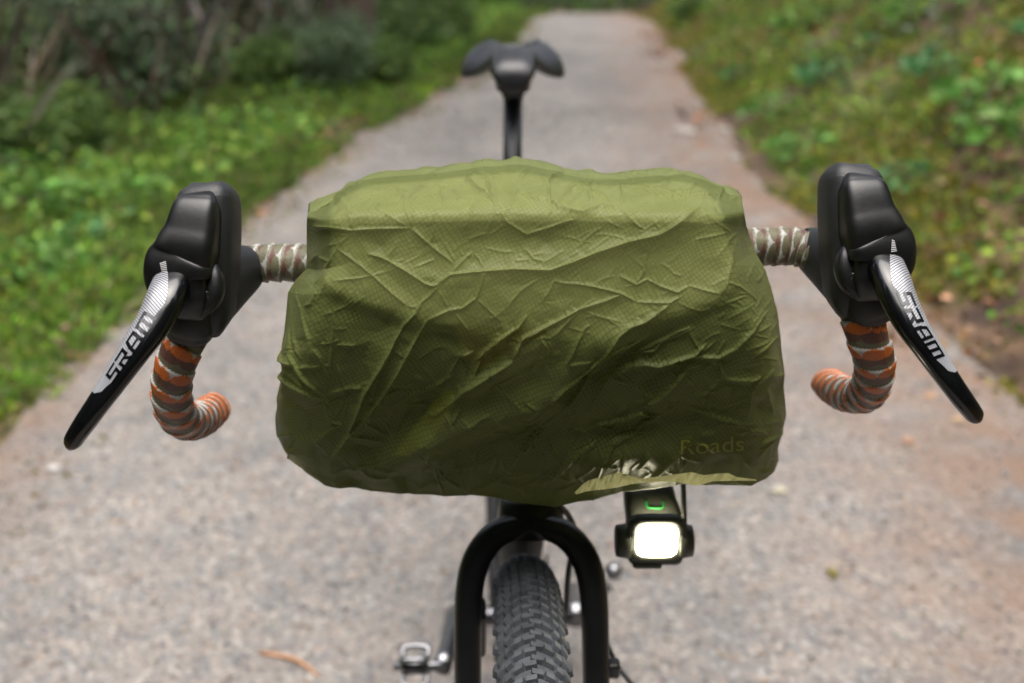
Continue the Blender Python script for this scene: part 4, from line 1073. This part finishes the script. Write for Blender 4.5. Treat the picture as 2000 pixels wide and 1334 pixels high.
# height raster at 1 px, from a Delaunay net whose nodes lie on the creases
X0, Y0_, W_, H_ = 520, 300, 1040, 710
pts = []; hts = []
rr = np.random.default_rng(4)
for st, pl in CR:
    q = np.array(pl); s = np.concatenate([[0], np.cumsum(np.linalg.norm(np.diff(q, axis=0), axis=1))]); n = max(2, int(s[-1]/9)); t = np.linspace(0, s[-1], n)
    for k, (x, y) in enumerate(zip(np.interp(t, s, q[:, 0]), np.interp(t, s, q[:, 1]))):
        f = math.sin(math.pi*(k+.6)/(n+.2))**.5
        pts.append((x, y)); hts.append(st*(.35+.65*f)*1.5)
base_n = len(pts); PA = list(pts)
for _ in range(2600):
    x, y = rr.uniform(X0, X0+W_), rr.uniform(Y0_, Y0_+H_)
    a = np.array(PA); dmin = np.min(np.hypot(a[:, 0]-x, a[:, 1]-y))
    if dmin > 19: PA.append((x, y)); hts.append(rr.normal(-.9, .75))
for x in (X0-30, X0+W_+30):
    for y in range(Y0_-30, Y0_+H_+60, 40): PA.append((x, y)); hts.append(0)
for y in (Y0_-30, Y0_+H_+30):
    for x in range(X0, X0+W_, 40): PA.append((x, y)); hts.append(0)
res = delaunay_2d_cdt([Vector(p) for p in PA], [], [], 0, 1e-4, True)
vo, _, fo_, ov = res[0], res[1], res[2], res[3]
hv = [max([hts[j] for j in o], default=0) if len(o) else 0 for o in ov]
HR = np.zeros((H_+1, W_+1))
for f in fo_:
    if len(f) != 3: continue
    (x1, y1), (x2, y2), (x3, y3) = [vo[i] for i in f]; h1, h2, h3 = [hv[i] for i in f]
    xa, xb = max(int(min(x1, x2, x3)), X0), min(int(max(x1, x2, x3))+1, X0+W_); ya, yb = max(int(min(y1, y2, y3)), Y0_), min(int(max(y1, y2, y3))+1, Y0_+H_)
    if xa > xb or ya > yb: continue
    gx_, gy_ = np.meshgrid(np.arange(xa, xb+1), np.arange(ya, yb+1)); den = (y2-y3)*(x1-x3)+(x3-x2)*(y1-y3)
    if abs(den) < 1e-9: continue
    l1 = ((y2-y3)*(gx_-x3)+(x3-x2)*(gy_-y3))/den; l2 = ((y3-y1)*(gx_-x3)+(x1-x3)*(gy_-y3))/den; l3 = 1-l1-l2
    ins = (l1 >= -1e-6) & (l2 >= -1e-6) & (l3 >= -1e-6)
    sub = HR[ya-Y0_:yb-Y0_+1, xa-X0:xb-X0+1]; sub[ins] = (l1*h1+l2*h2+l3*h3)[ins]
def blur(a, s):
    k = np.arange(-int(3*s)-1, int(3*s)+2); w_ = np.exp(-.5*(k/s)**2); w_ /= w_.sum(); r_ = len(k)//2
    a = np.apply_along_axis(lambda m: np.convolve(np.pad(m, r_, mode='edge'), w_, 'valid'), 0, a)
    return np.apply_along_axis(lambda m: np.convolve(np.pad(m, r_, mode='edge'), w_, 'valid'), 1, a)
HR = .8*blur(HR, 1.1) + .2*blur(HR, 4)
# narrow pinched ridge line on every traced crease, and broad soft folds
yy_, xx_ = np.mgrid[Y0_:Y0_+H_+1, X0:X0+W_+1]
def segdist(x, y, a, b):
    dx, dy = b[0]-a[0], b[1]-a[1]; L2 = dx*dx+dy*dy+1e-9; t = np.clip(((x-a[0])*dx+(y-a[1])*dy)/L2, 0, 1); return np.hypot(x-a[0]-t*dx, y-a[1]-t*dy), t
RG = np.zeros_like(HR)
for st, pl in CR:
    n = len(pl)
    for k in range(n-1):
        a, b = pl[k], pl[k+1]; m_ = 14
        xa, xb = int(min(a[0], b[0])-m_-X0), int(max(a[0], b[0])+m_-X0); ya, yb = int(min(a[1], b[1])-m_-Y0_), int(max(a[1], b[1])+m_-Y0_)
        xa, ya = max(xa, 0), max(ya, 0); sl = (slice(ya, max(ya, yb)), slice(xa, max(xa, xb)))
        if RG[sl].size == 0: continue
        d, t = segdist(xx_[sl], yy_[sl], a, b)
        taper = np.minimum(1, .25 + np.minimum((k+t)/.5, (n-1-k-t)/.5))
        RG[sl] = np.maximum(RG[sl], st*taper*np.exp(-np.abs(d)/2.1))
RG = blur(RG, .6)
def fold(pl, sig, amp):
    best = np.full(HR.shape, 1e9); tt = np.zeros(HR.shape); n = len(pl)
    for k in range(n-1):
        d, t = segdist(xx_, yy_, pl[k], pl[k+1]); m_ = d < best; best = np.where(m_, d, best); tt = np.where(m_, (k+t)/(n-1), tt)
    return amp*np.exp(-.5*(best/sig)**2)*np.sin(np.pi*np.clip(tt*.9+.05, 0, 1))**.5
FD = fold([(745, 905), (830, 860), (920, 815), (1060, 780)], 22, 7) + fold([(860, 800), (930, 745), (1000, 700), (1080, 655)], 14, 4.5) \
   - fold([(760, 850), (840, 790), (900, 760)], 18, 4) + fold([(640, 860), (720, 780), (800, 660), (850, 590)], 26, 2.5) \
   + fold([(1030, 790), (1120, 700), (1230, 640), (1330, 590)], 20, 5) - fold([(1120, 770), (1200, 700), (1300, 650)], 18, 3.5) \
   + fold([(1020, 530), (1150, 500), (1300, 455), (1370, 415)], 18, 3.5) + fold([(790, 520), (870, 560), (940, 535), (1060, 528)], 14, 2.5) \
   - fold([(900, 470), (1000, 470), (1080, 460)], 22, 3) + fold([(560, 640), (575, 720), (560, 820)], 12, 4) + fold([(600, 560), (610, 700), (600, 800)], 14, 2) \
   + fold([(1420, 560), (1470, 640), (1500, 740)], 20, 3) + fold([(1130, 900), (1230, 880), (1330, 860)], 18, 3) - fold([(1100, 850), (1250, 830), (1400, 800)], 20, 3)
MIC = np.zeros_like(HR)
for k, (sc_, am) in enumerate(((38, .5), (17, .28), (8, .13))):
    a = vnoise(xx_/sc_*1.0 + yy_/sc_*.35, yy_/sc_*1.2 - xx_/sc_*.2, 60+k); MIC += am*(1-np.abs(2*a-1)*1.6)
HT = HR*.85 + RG*1.5 + FD*.75 + MIC*.3       # millimetres, positive = towards the viewer
def samp(a, px, py):
    x = np.clip(px-X0, 0, W_-1e-3); y = np.clip(py-Y0_, 0, H_-1e-3); xi, yi = x.astype(int), y.astype(int); fx, fy = x-xi, y-yi
    return a[yi, xi]*(1-fx)*(1-fy)+a[yi, xi+1]*fx*(1-fy)+a[yi+1, xi]*(1-fx)*fy+a[yi+1, xi+1]*fx*fy

def base_Y(px, py, uu, vv):
    """world Y of the stuffed bag's front skin"""
    top = np.interp(px, [p[0] for p in OT], [p[1] for p in OT]); edge = 410 - 6*np.sin((px-600)/850*3.14) + 9*(fbm(px/70., px*0+2.2, 41)-.5)
    t = np.clip((edge+14-py)/np.maximum(edge+14-top, 8), 0, 1)
    Yt = .606 + .105*t**1.5                                  # top deck running back
    Yf = .606 - .024*smoothstep(400, 660, py) + .023*smoothstep(640, 930, py)**1.3 + .030*smoothstep(880, 985, py)
    Y = np.where(py < edge+14, Yt, Yf)
    # flap: stands proud of the body, with rounded lower corners
    Y = Y - .0032*flapmask(px, py)
    s = np.minimum(uu, 1-uu)*930
    side = 1-np.clip(s/95, 0, 1); Y = Y + .048*side**2.6*smoothstep(395, 470, py)+.02*side**2.6
    return Y
FLAP = [(590, 290), (1470, 290), (1460, 360), (1456, 500), (1442, 560), (1405, 600), (1330, 628), (1210, 668), (1060, 690), (900, 660), (760, 618), (690, 597), (645, 578), (615, 545), (600, 520)]
def flapmask(px, py, soft=7):
    P_ = FLAP; x = np.asarray(px, float); y = np.asarray(py, float); ins = np.zeros(x.shape, bool); dm = np.full(x.shape, 1e9)
    for i in range(len(P_)):
        (x1, y1), (x2, y2) = P_[i], P_[(i+1) % len(P_)]
        c_ = ((y1 > y) != (y2 > y)) & (x < (x2-x1)*(y-y1)/((y2-y1) if y2 != y1 else 1e-9)+x1); ins ^= c_
        d, _ = segdist(x, y, (x1, y1), (x2, y2)); dm = np.minimum(dm, d)
    sd_ = np.where(ins, dm, -dm)
    return smoothstep(-soft, soft, sd_)
BYY = base_Y(PX, PY, uu, vv); BYs = blur(BYY, 4.5); ew = smoothstep(4, 16, np.minimum(np.arange(NY), NY-1-np.arange(NY)))[:, None]; BYY = BYY*(1-ew) + BYs*ew
def ray_pt(px, py, Y):
    v = (py-667)/FPX; d = Y/(CT-v*ST); return np.stack([(px-1000)/FPX*d, Y, HC-d*(ST+v*CT)], -1)
BP = ray_pt(PX, PY, BYY)
BPs = BP.copy()
def normals(P_):
    du = np.gradient(P_, axis=1); dv = np.gradient(P_, axis=0); n = np.cross(du, dv); n /= np.linalg.norm(n, axis=-1, keepdims=True)+1e-12
    return -n
def sm2(a, s):
    out = a.copy()
    for k in range(3): out[..., k] = blur(a[..., k], s)
    return out
Nn = normals(sm2(BP, 5))
if Nn[NY//2, NX//2, 1] > 0: Nn = -Nn
hh = samp(HT, PX, PY)*.001
deck = smoothstep(0, 40, 420-PY); hh = np.where(deck > .02, np.maximum(hh*(1+2.2*deck) - .001*deck, -.0022), hh); hh = hh*(1+.9*smoothstep(600, 720, PY)) + 1.0*smoothstep(600, 720, PY)*samp(RG, PX, PY)*.001
es = smoothstep(0, 22, np.minimum(np.minimum(uu, 1-uu)*930, np.minimum(vv, 1-vv)*600))
CP = BP + Nn*(hh*(.35+.65*es))[..., None]
# skirt: the fabric runs on round the back and is gathered at a hem
ringi = [(0, j) for j in range(NX)] + [(i, NX-1) for i in range(1, NY)] + [(NY-1, j) for j in range(NX-2, -1, -1)] + [(i, 0) for i in range(NY-2, 0, -1)]
ring = np.array([CP[i, j] for i, j in ringi]); rb = np.array([BP[i, j] for i, j in ringi])
cen = rb.mean(0); Vv = [CP.reshape(-1, 3)]; sk = []; nr = len(ring)
steps = [(.006, .992), (.016, .985), (.03, .97), (.045, .95), (.06, .92), (.072, .86), (.08, .76), (.084, .6)]
ringpx = np.array([(PX[i, j], PY[i, j]) for i, j in ringi])
for k, (dy_, sc_) in enumerate(steps):
    q = cen + (rb-cen)*np.array([sc_, 1, sc_]); amp = .003*min(1, k/3+.3)
    wob = amp*(fbm(np.arange(nr)/23., np.full(nr, k*.6), 7)-.5)*2
    lower = smoothstep(900, 960, ringpx[:, 1])
    q = q + np.array([0, 1, 0])*np.minimum(dy_, .74-rb[:, 1]+0*dy_)[:, None].clip(.003*(k+1), 1)
    q += (rb-cen)/np.linalg.norm(rb-cen, axis=1, keepdims=True)*wob[:, None]
    # the displaced rim is followed at first
    f = max(0, 1-k/3); q += (ring-rb)*f
    sk.append(q)
Vall = np.concatenate([CP.reshape(-1, 3)]+sk)
ii = np.arange(NX*NY).reshape(NY, NX)
Fm = np.stack([ii[:-1, :-1].ravel(), ii[1:, :-1].ravel(), ii[1:, 1:].ravel(), ii[:-1, 1:].ravel()], 1)
prev = np.array([ii[i, j] for i, j in ringi]); Fs = [Fm]; off = NX*NY
for k in range(len(sk)):
    cur = off+np.arange(nr)+k*nr; Fs.append(np.stack([prev, np.roll(prev, -1), np.roll(cur, -1), cur], 1)); prev = cur
Fc = np.concatenate(Fs)
cme = np_mesh('rain_cover', Vall, Fc)
dl = np.linalg.norm(np.diff(BP, axis=0), axis=2)/.00034
VA = np.concatenate([np.zeros((1, NX)), np.cumsum(dl, 0)], 0); VA = VA - VA[NY//2][None] + 660
uvp = np.concatenate([np.stack([PX.ravel(), VA.ravel()], 1)] + [ringpx + (ringpx-np.array([1030, 660]))*.03*(k+1) for k in range(len(sk))])
ul = cme.uv_layers.new(name='UVMap'); ul.data.foreach_set('uv', uvp[Fc.ravel()].astype(np.float32).ravel())

def cover_mat(see=.32):
    m = bpy.data.materials.new('ripstop_nylon'); m.use_nodes = True; t = m.node_tree; L = t.links
    b = t.nodes['Principled BSDF']; out = t.nodes['Material Output']
    b.inputs['Roughness'].default_value = .42; b.inputs['Specular IOR Level'].default_value = .2
    b.inputs['Sheen Weight'].default_value = .08; b.inputs['Sheen Roughness'].default_value = .45; b.inputs['Sheen Tint'].default_value = (.85, .88, .55, 1)
    uv = t.nodes.new('ShaderNodeTexCoord'); mp = t.nodes.new('ShaderNodeMapping'); mp.inputs['Rotation'].default_value = (0, 0, math.radians(29)); mp.inputs['Scale'].default_value = (1/8.1, 1/8.1, 1)
    # warp a little so the weave follows the wrinkles
    nz = t.nodes.new('ShaderNodeTexNoise'); nz.inputs['Scale'].default_value = .012; nz.inputs['Detail'].default_value = 2
    L.new(uv.outputs['UV'], nz.inputs['Vector'])
    vm = t.nodes.new('ShaderNodeVectorMath'); vm.operation = 'MULTIPLY_ADD'; L.new(nz.outputs['Color'], vm.inputs[0]); vm.inputs[1].default_value = (26, 26, 0); L.new(uv.outputs['UV'], vm.inputs[2])
    L.new(vm.outputs[0], mp.inputs['Vector'])
    sp = t.nodes.new('ShaderNodeSeparateXYZ'); L.new(mp.outputs[0], sp.inputs[0])
    ls = []
    for ax in 'XY':
        f = t.nodes.new('ShaderNodeMath'); f.operation = 'FRACT'; L.new(sp.outputs[ax], f.inputs[0])
        q = t.nodes.new('ShaderNodeMath'); q.operation = 'SUBTRACT'; L.new(f.outputs[0], q.inputs[0]); q.inputs[1].default_value = .5
        a = t.nodes.new('ShaderNodeMath'); a.operation = 'ABSOLUTE'; L.new(q.outputs[0], a.inputs[0])
        l = t.nodes.new('ShaderNodeMapRange'); l.inputs['From Min'].default_value = .05; l.inputs['From Max'].default_value = .13; l.inputs['To Min'].default_value = 1; l.inputs['To Max'].default_value = 0
        L.new(a.outputs[0], l.inputs['Value']); ls.append(l)
    mxm = t.nodes.new('ShaderNodeMath'); mxm.operation = 'MAXIMUM'; L.new(ls[0].outputs[0], mxm.inputs[0]); L.new(ls[1].outputs[0], mxm.inputs[1])
    n1 = t.nodes.new('ShaderNodeTexNoise'); n1.inputs['Scale'].default_value = .006; n1.inputs['Detail'].default_value = 5; L.new(uv.outputs['UV'], n1.inputs['Vector'])
    rp = t.nodes.new('ShaderNodeValToRGB'); e = rp.color_ramp.elements; e[0].position = .3; e[0].color = (.142, .168, .046, 1); e[1].position = .7; e[1].color = (.178, .204, .066, 1)
    L.new(n1.outputs['Fac'], rp.inputs[0])
    dk = t.nodes.new('ShaderNodeMix'); dk.data_type = 'RGBA'; dk.blend_type = 'MULTIPLY'; dk.inputs['B'].default_value = (.45, .45, .4, 1)
    sc = t.nodes.new('ShaderNodeMath'); sc.operation = 'MULTIPLY'; L.new(mxm.outputs[0], sc.inputs[0]); sc.inputs[1].default_value = .75
    L.new(sc.outputs[0], dk.inputs[0]); L.new(rp.outputs[0], dk.inputs['A']); L.new(dk.outputs['Result'], b.inputs['Base Color'])
    bp = t.nodes.new('ShaderNodeBump'); bp.inputs['Strength'].default_value = .25; bp.inputs['Distance'].default_value = .0004
    L.new(mxm.outputs[0], bp.inputs['Height']); L.new(bp.outputs[0], b.inputs['Normal'])
    rg = t.nodes.new('ShaderNodeMapRange'); rg.inputs['To Min'].default_value = .5; rg.inputs['To Max'].default_value = .3; L.new(mxm.outputs[0], rg.inputs['Value']); L.new(rg.outputs[0], b.inputs['Roughness'])
    tl = t.nodes.new('ShaderNodeBsdfTranslucent'); tl.inputs['Color'].default_value = (.36, .42, .12, 1)
    m1 = t.nodes.new('ShaderNodeMixShader'); m1.inputs[0].default_value = .10; L.new(b.outputs[0], m1.inputs[1]); L.new(tl.outputs[0], m1.inputs[2])
    tr = t.nodes.new('ShaderNodeBsdfTransparent'); tr.inputs['Color'].default_value = (.78, .8, .55, 1)
    m2 = t.nodes.new('ShaderNodeMixShader'); m2.inputs[0].default_value = see; L.new(m1.outputs[0], m2.inputs[1]); L.new(tr.outputs[0], m2.inputs[2])
    L.new(m2.outputs[0], out.inputs['Surface'])
    return m
M['cover'] = cover_mat()
cover = link('rain_cover', cme, M['cover']); cme.materials.append(cover_mat(.0))
mi = np.zeros(len(Fc), dtype=np.int32); mi[len(Fm):] = 1; cme.polygons.foreach_set('material_index', mi)
tag(cover, 'crumpled olive green nylon rain cover stretched over the handlebar bag', 'rain cover')

# hem lip along the lower right, turned outward above the light
hem_top = [(1122, 962), (1138, 946), (1150, 938), (1180, 930), (1209, 922), (1232, 930), (1258, 934), (1300, 929), (1350, 922), (1375, 928), (1400, 925), (1422, 924), (1440, 932), (1475, 936)]
hem_bot = [(1126, 966), (1143, 960), (1160, 958), (1178, 956), (1205, 952), (1232, 946), (1258, 942), (1300, 940), (1325, 942), (1361, 949), (1378, 944), (1392, 940), (1430, 939), (1478, 939)]
nT = 160; a = resamp(hem_top, nT); b = resamp(hem_bot, nT); V = []; F = []; NS = 8; uvh = []
for i in range(nT):
    for j in range(NS+1):
        f = j/NS; x, y = a[i]*(1-f)+b[i]*f
        wr = float(fbm(x/9+f*1.5, f*1.2+x/30, 12))-.5; wr2 = float(vnoise(x/4.5+f*3, f*2, 17))-.5
        Yb = .599 - .012*f + .009*wr + .005*wr2
        V.append(Vector(ray_pt(np.array(x), np.array(y), np.array(Yb)))); uvh.append((x, y))
for i in range(nT-1):
    for j in range(NS):
        k = i*(NS+1)+j; F.append((k, k+NS+1, k+NS+2, k+1))
hm = mesh('hem', V, F); ul = hm.uv_layers.new(name='UVMap')
for lp in hm.loops: ul.data[lp.index].uv = uvh[lp.vertex_index]
def hem_mat():  # cover nylon made paler and more translucent to imitate lamplight on the hem
    m = bpy.data.materials.new('lamplit_nylon'); m.use_nodes = True; t = m.node_tree; L = t.links
    b = t.nodes['Principled BSDF']; b.inputs['Base Color'].default_value = (.2, .21, .08, 1); b.inputs['Roughness'].default_value = .4
    tl = t.nodes.new('ShaderNodeBsdfTranslucent'); tl.inputs['Color'].default_value = (.6, .58, .33, 1)
    mx = t.nodes.new('ShaderNodeMixShader'); mx.inputs[0].default_value = .55
    L.new(b.outputs[0], mx.inputs[1]); L.new(tl.outputs[0], mx.inputs[2]); L.new(mx.outputs[0], t.nodes['Material Output'].inputs['Surface'])
    return m
link('hem', hm, hem_mat(), cover)

# printed word on the cover, lower right
fc = bpy.data.curves.new('txt', 'FONT'); fc.body = 'Roads'; fc.size = 46; fc.space_character = 1.02
to = bpy.data.objects.new('txt', fc); COL.objects.link(to); dg = bpy.context.evaluated_depsgraph_get()
tm = bpy.data.meshes.new_from_object(to.evaluated_get(dg)); bpy.data.objects.remove(to)
bm = bmesh.new(); bm.from_mesh(tm); bmesh.ops.triangulate(bm, faces=bm.faces); bmesh.ops.subdivide_edges(bm, edges=[e for e in bm.edges if e.calc_length() > 5], cuts=2)
bmc = bmesh.new(); bmc.from_mesh(cme); btc = BVHTree.FromBMesh(bmc); bmc.free()
xs = [v.co.x for v in bm.verts]; wx = max(xs)
for v in bm.verts:
    x, y = v.co.x/wx*127, v.co.y*.92
    px, py = 1326+x, 889 - y - x*.07
    o = Vector((0, 0, HC)); d = (at(px, py, 1)-o).normalized(); h = btc.ray_cast(o, d)
    v.co = (h[0]-d*.0006) if h[0] else at(px, py, .7)
me = bpy.data.meshes.new('printed_word'); bm.to_mesh(me); bm.free()
link('printed_word', me, mat('print_olive', (.2, .21, .03), .6), cover, smooth=False)

# ------------------------------------------------------------------ the handlebar bag inside
bag = empty('handlebar_bag', (.011, .66, .80), 'dark handlebar bag showing faintly through the rain cover', 'bag')
def shrink(mask_fn, off, stp, name, m, inset=12):
    """a skin that follows the cover at a distance, from every stp-th grid point"""
    sub = (slice(min(6, inset), NY-6, stp), slice(inset, NX-inset, stp)); Pq = (sm2(BP, 7)-0)[sub] - Nn[sub]*(off+.0035); k = mask_fn(PX[sub], PY[sub])
    h_, w2 = k.shape; id_ = np.full(k.shape, -1); V = []; F = []
    for i in range(h_):
        for j in range(w2):
            if k[i, j]: id_[i, j] = len(V); V.append(tuple(Pq[i, j]))
    for i in range(h_-1):
        for j in range(w2-1):
            q = (id_[i, j], id_[i+1, j], id_[i+1, j+1], id_[i, j+1])
            if min(q) >= 0: F.append(q)
    return link(name, mesh(name, V, F), m, bag)
body = shrink(lambda x, y: np.ones(x.shape, bool), .008, 6, 'body', mat('bag_fabric', (.012, .013, .011), .7, var=.3), 5)
bm = bmesh.new(); bm.from_mesh(body.data); be = [e for e in bm.edges if e.is_boundary]
g = bmesh.ops.extrude_edge_only(bm, edges=be); nvs = [v for v in g['geom'] if isinstance(v, bmesh.types.BMVert)]
for v in nvs: v.co = Vector((.011+(v.co.x-.011)*.9, .722, .9+(v.co.z-.9)*.88))
bmesh.ops.contextual_create(bm, geom=[e for e in g['geom'] if isinstance(e, bmesh.types.BMEdge)])
bm.to_mesh(body.data); bm.free()
flapo = shrink(lambda x, y: flapmask(x, y, .5) > .5, .0035, 3, 'flap', mat('bag_flap', (.74, .74, .66), .8, var=.2, vscale=40), 20)
bm = bmesh.new(); bm.from_mesh(flapo.data); g = bmesh.ops.extrude_edge_only(bm, edges=[e for e in bm.edges if e.is_boundary])
for v in g['geom']:
    if isinstance(v, bmesh.types.BMVert): v.co.y += .034
bm.to_mesh(flapo.data); bm.free()
def poly_in(P_):
    def f(x, y):
        ins = np.zeros(x.shape, bool)
        for i in range(len(P_)):
            (x1, y1), (x2, y2) = P_[i], P_[(i+1) % len(P_)]
            ins ^= ((y1 > y) != (y2 > y)) & (x < (x2-x1)*(y-y1)/((y2-y1) if y2 != y1 else 1e-9)+x1)
        return ins
    return f
shrink(poly_in([(762, 905), (800, 850), (850, 790), (868, 765), (888, 770), (890, 800), (860, 850), (800, 905)]), .002, 2, 'strap_tab', mat('tab_yellow', (.75, .8, .08), .6))
shrink(poly_in([(880, 650), (940, 640), (990, 650), (1060, 640), (1080, 665), (1000, 700), (960, 730), (920, 740), (900, 700)]), .0025, 3, 'webbing_patch', mat('tan_patch', (.35, .22, .05), .7))
shrink(poly_in([(1020, 655), (1120, 690), (1110, 780), (1030, 800), (960, 790), (990, 720)]), .003, 3, 'pale_area', mat('pale_patch', (.4, .4, .36), .6))  # pale area behind the middle of the cover

# ------------------------------------------------------------------ front light
LD = .826
lc = at(1283, 1056, LD)
light = empty('front_light', lc, 'small black front light switched on, hanging under the right half of the cover', 'bicycle light')
Rx = Matrix.Rotation(math.radians(-7), 4, 'X')      # tips the lamp up towards the viewer
def LM(px, py, d): return Matrix.Translation(at(px, py, d)) @ Rx
k_ = LD/FPX
rbox('housing', LM(1278, 1046, LD+.024), (112*k_, .035, 100*k_), .007, M['housing'], light)
loft = [(1262, 935, .862, 44, .010), (1266, 960, .858, 48, .014), (1270, 985, .853, 50, .016), (1276, 1010, .851, 54, .016), (1280, 1035, .853, 54, .016)]
loft_px('battery_case', loft, M['housing'], light, 4.0, 28, 20)
for s, x in ((-1, 1217), (1, 1337)):
    cyl('side_knob', at(x-s*14, 1056, LD+.012), at(x+s*15, 1056, LD+.012), 36*k_, 31*k_, M['housing'], light, 28, .12)
rbox('base_shoe', LM(1262, 1092, LD+.024), (60*k_, .022, 18*k_), .003, M['housing'], light)
# bezel ring and domed emitting lens
def rr_ring(hw, hh_, off, e=5, n=48):
    out = []
    for q in range(n):
        t = 2*math.pi*q/n; co, si = math.cos(t), math.sin(t)
        p = Vector((hw*math.copysign(abs(co)**(2/e), co), off, hh_*math.copysign(abs(si)**(2/e), si)))
        out.append(LM(1283, 1056, LD) @ p)
    return out
link('bezel', ringmesh('bezel', [rr_ring(56*k_, 50*k_, .008), rr_ring(57*k_, 51*k_, .001), rr_ring(55*k_, 49*k_, -.0015), rr_ring(40.5*k_, 36*k_, .001)], False), M['housing'], light)
dome = [rr_ring(40*k_*math.cos(a)**.6, 35.5*k_*math.cos(a)**.6, -.0005-.0025*math.sin(a), 4.5) for a in np.linspace(0, 1.5, 8)]
lens = link('lens', ringmesh('lens', dome, True), mat('lit_lens', (.9, .9, .85), .3, emis=(1, .92, .66), estr=20), light)
# green button outline
gb = [(1262, 979), (1264, 990), (1268, 992), (1290, 993), (1295, 991), (1295, 980)]
V = []; 
grn = mat('green_led', (.02, .25, .05), .5, emis=(.02, .5, .05), estr=.22)
bo = [o for o in light.children if o.name.startswith('battery_case')][0]
bmc = bmesh.new(); bmc.from_mesh(bo.data); btl = BVHTree.FromBMesh(bmc); bmc.free()
pp = []
for x, y in gb:
    o = Vector((0, 0, HC)); d = (at(x, y, 1)-o).normalized(); h = btl.ray_cast(o, d); pp.append((h[0] if h[0] else at(x, y, .83))-d*.0004)
tube('button_light', pp, .0008, grn, light, n=6)
# mount arm and strap up to the bar, cable beside it
rbox('mount_arm', Matrix.Translation(Vector((lc.x, .715, .83))), (.022, .022, .11), .004, M['housing'], light)
tube('cable', [at(1337, 1035, .83), at(1336, 1000, .83), at(1335, 960, .83), at(1333, 930, .83)], .0023, M['housing'], light, n=8, res=12)

for o in list(COL.objects):
    if o.type == 'MESH' and o.name.split('.')[0] in ('rain_cover',): pass
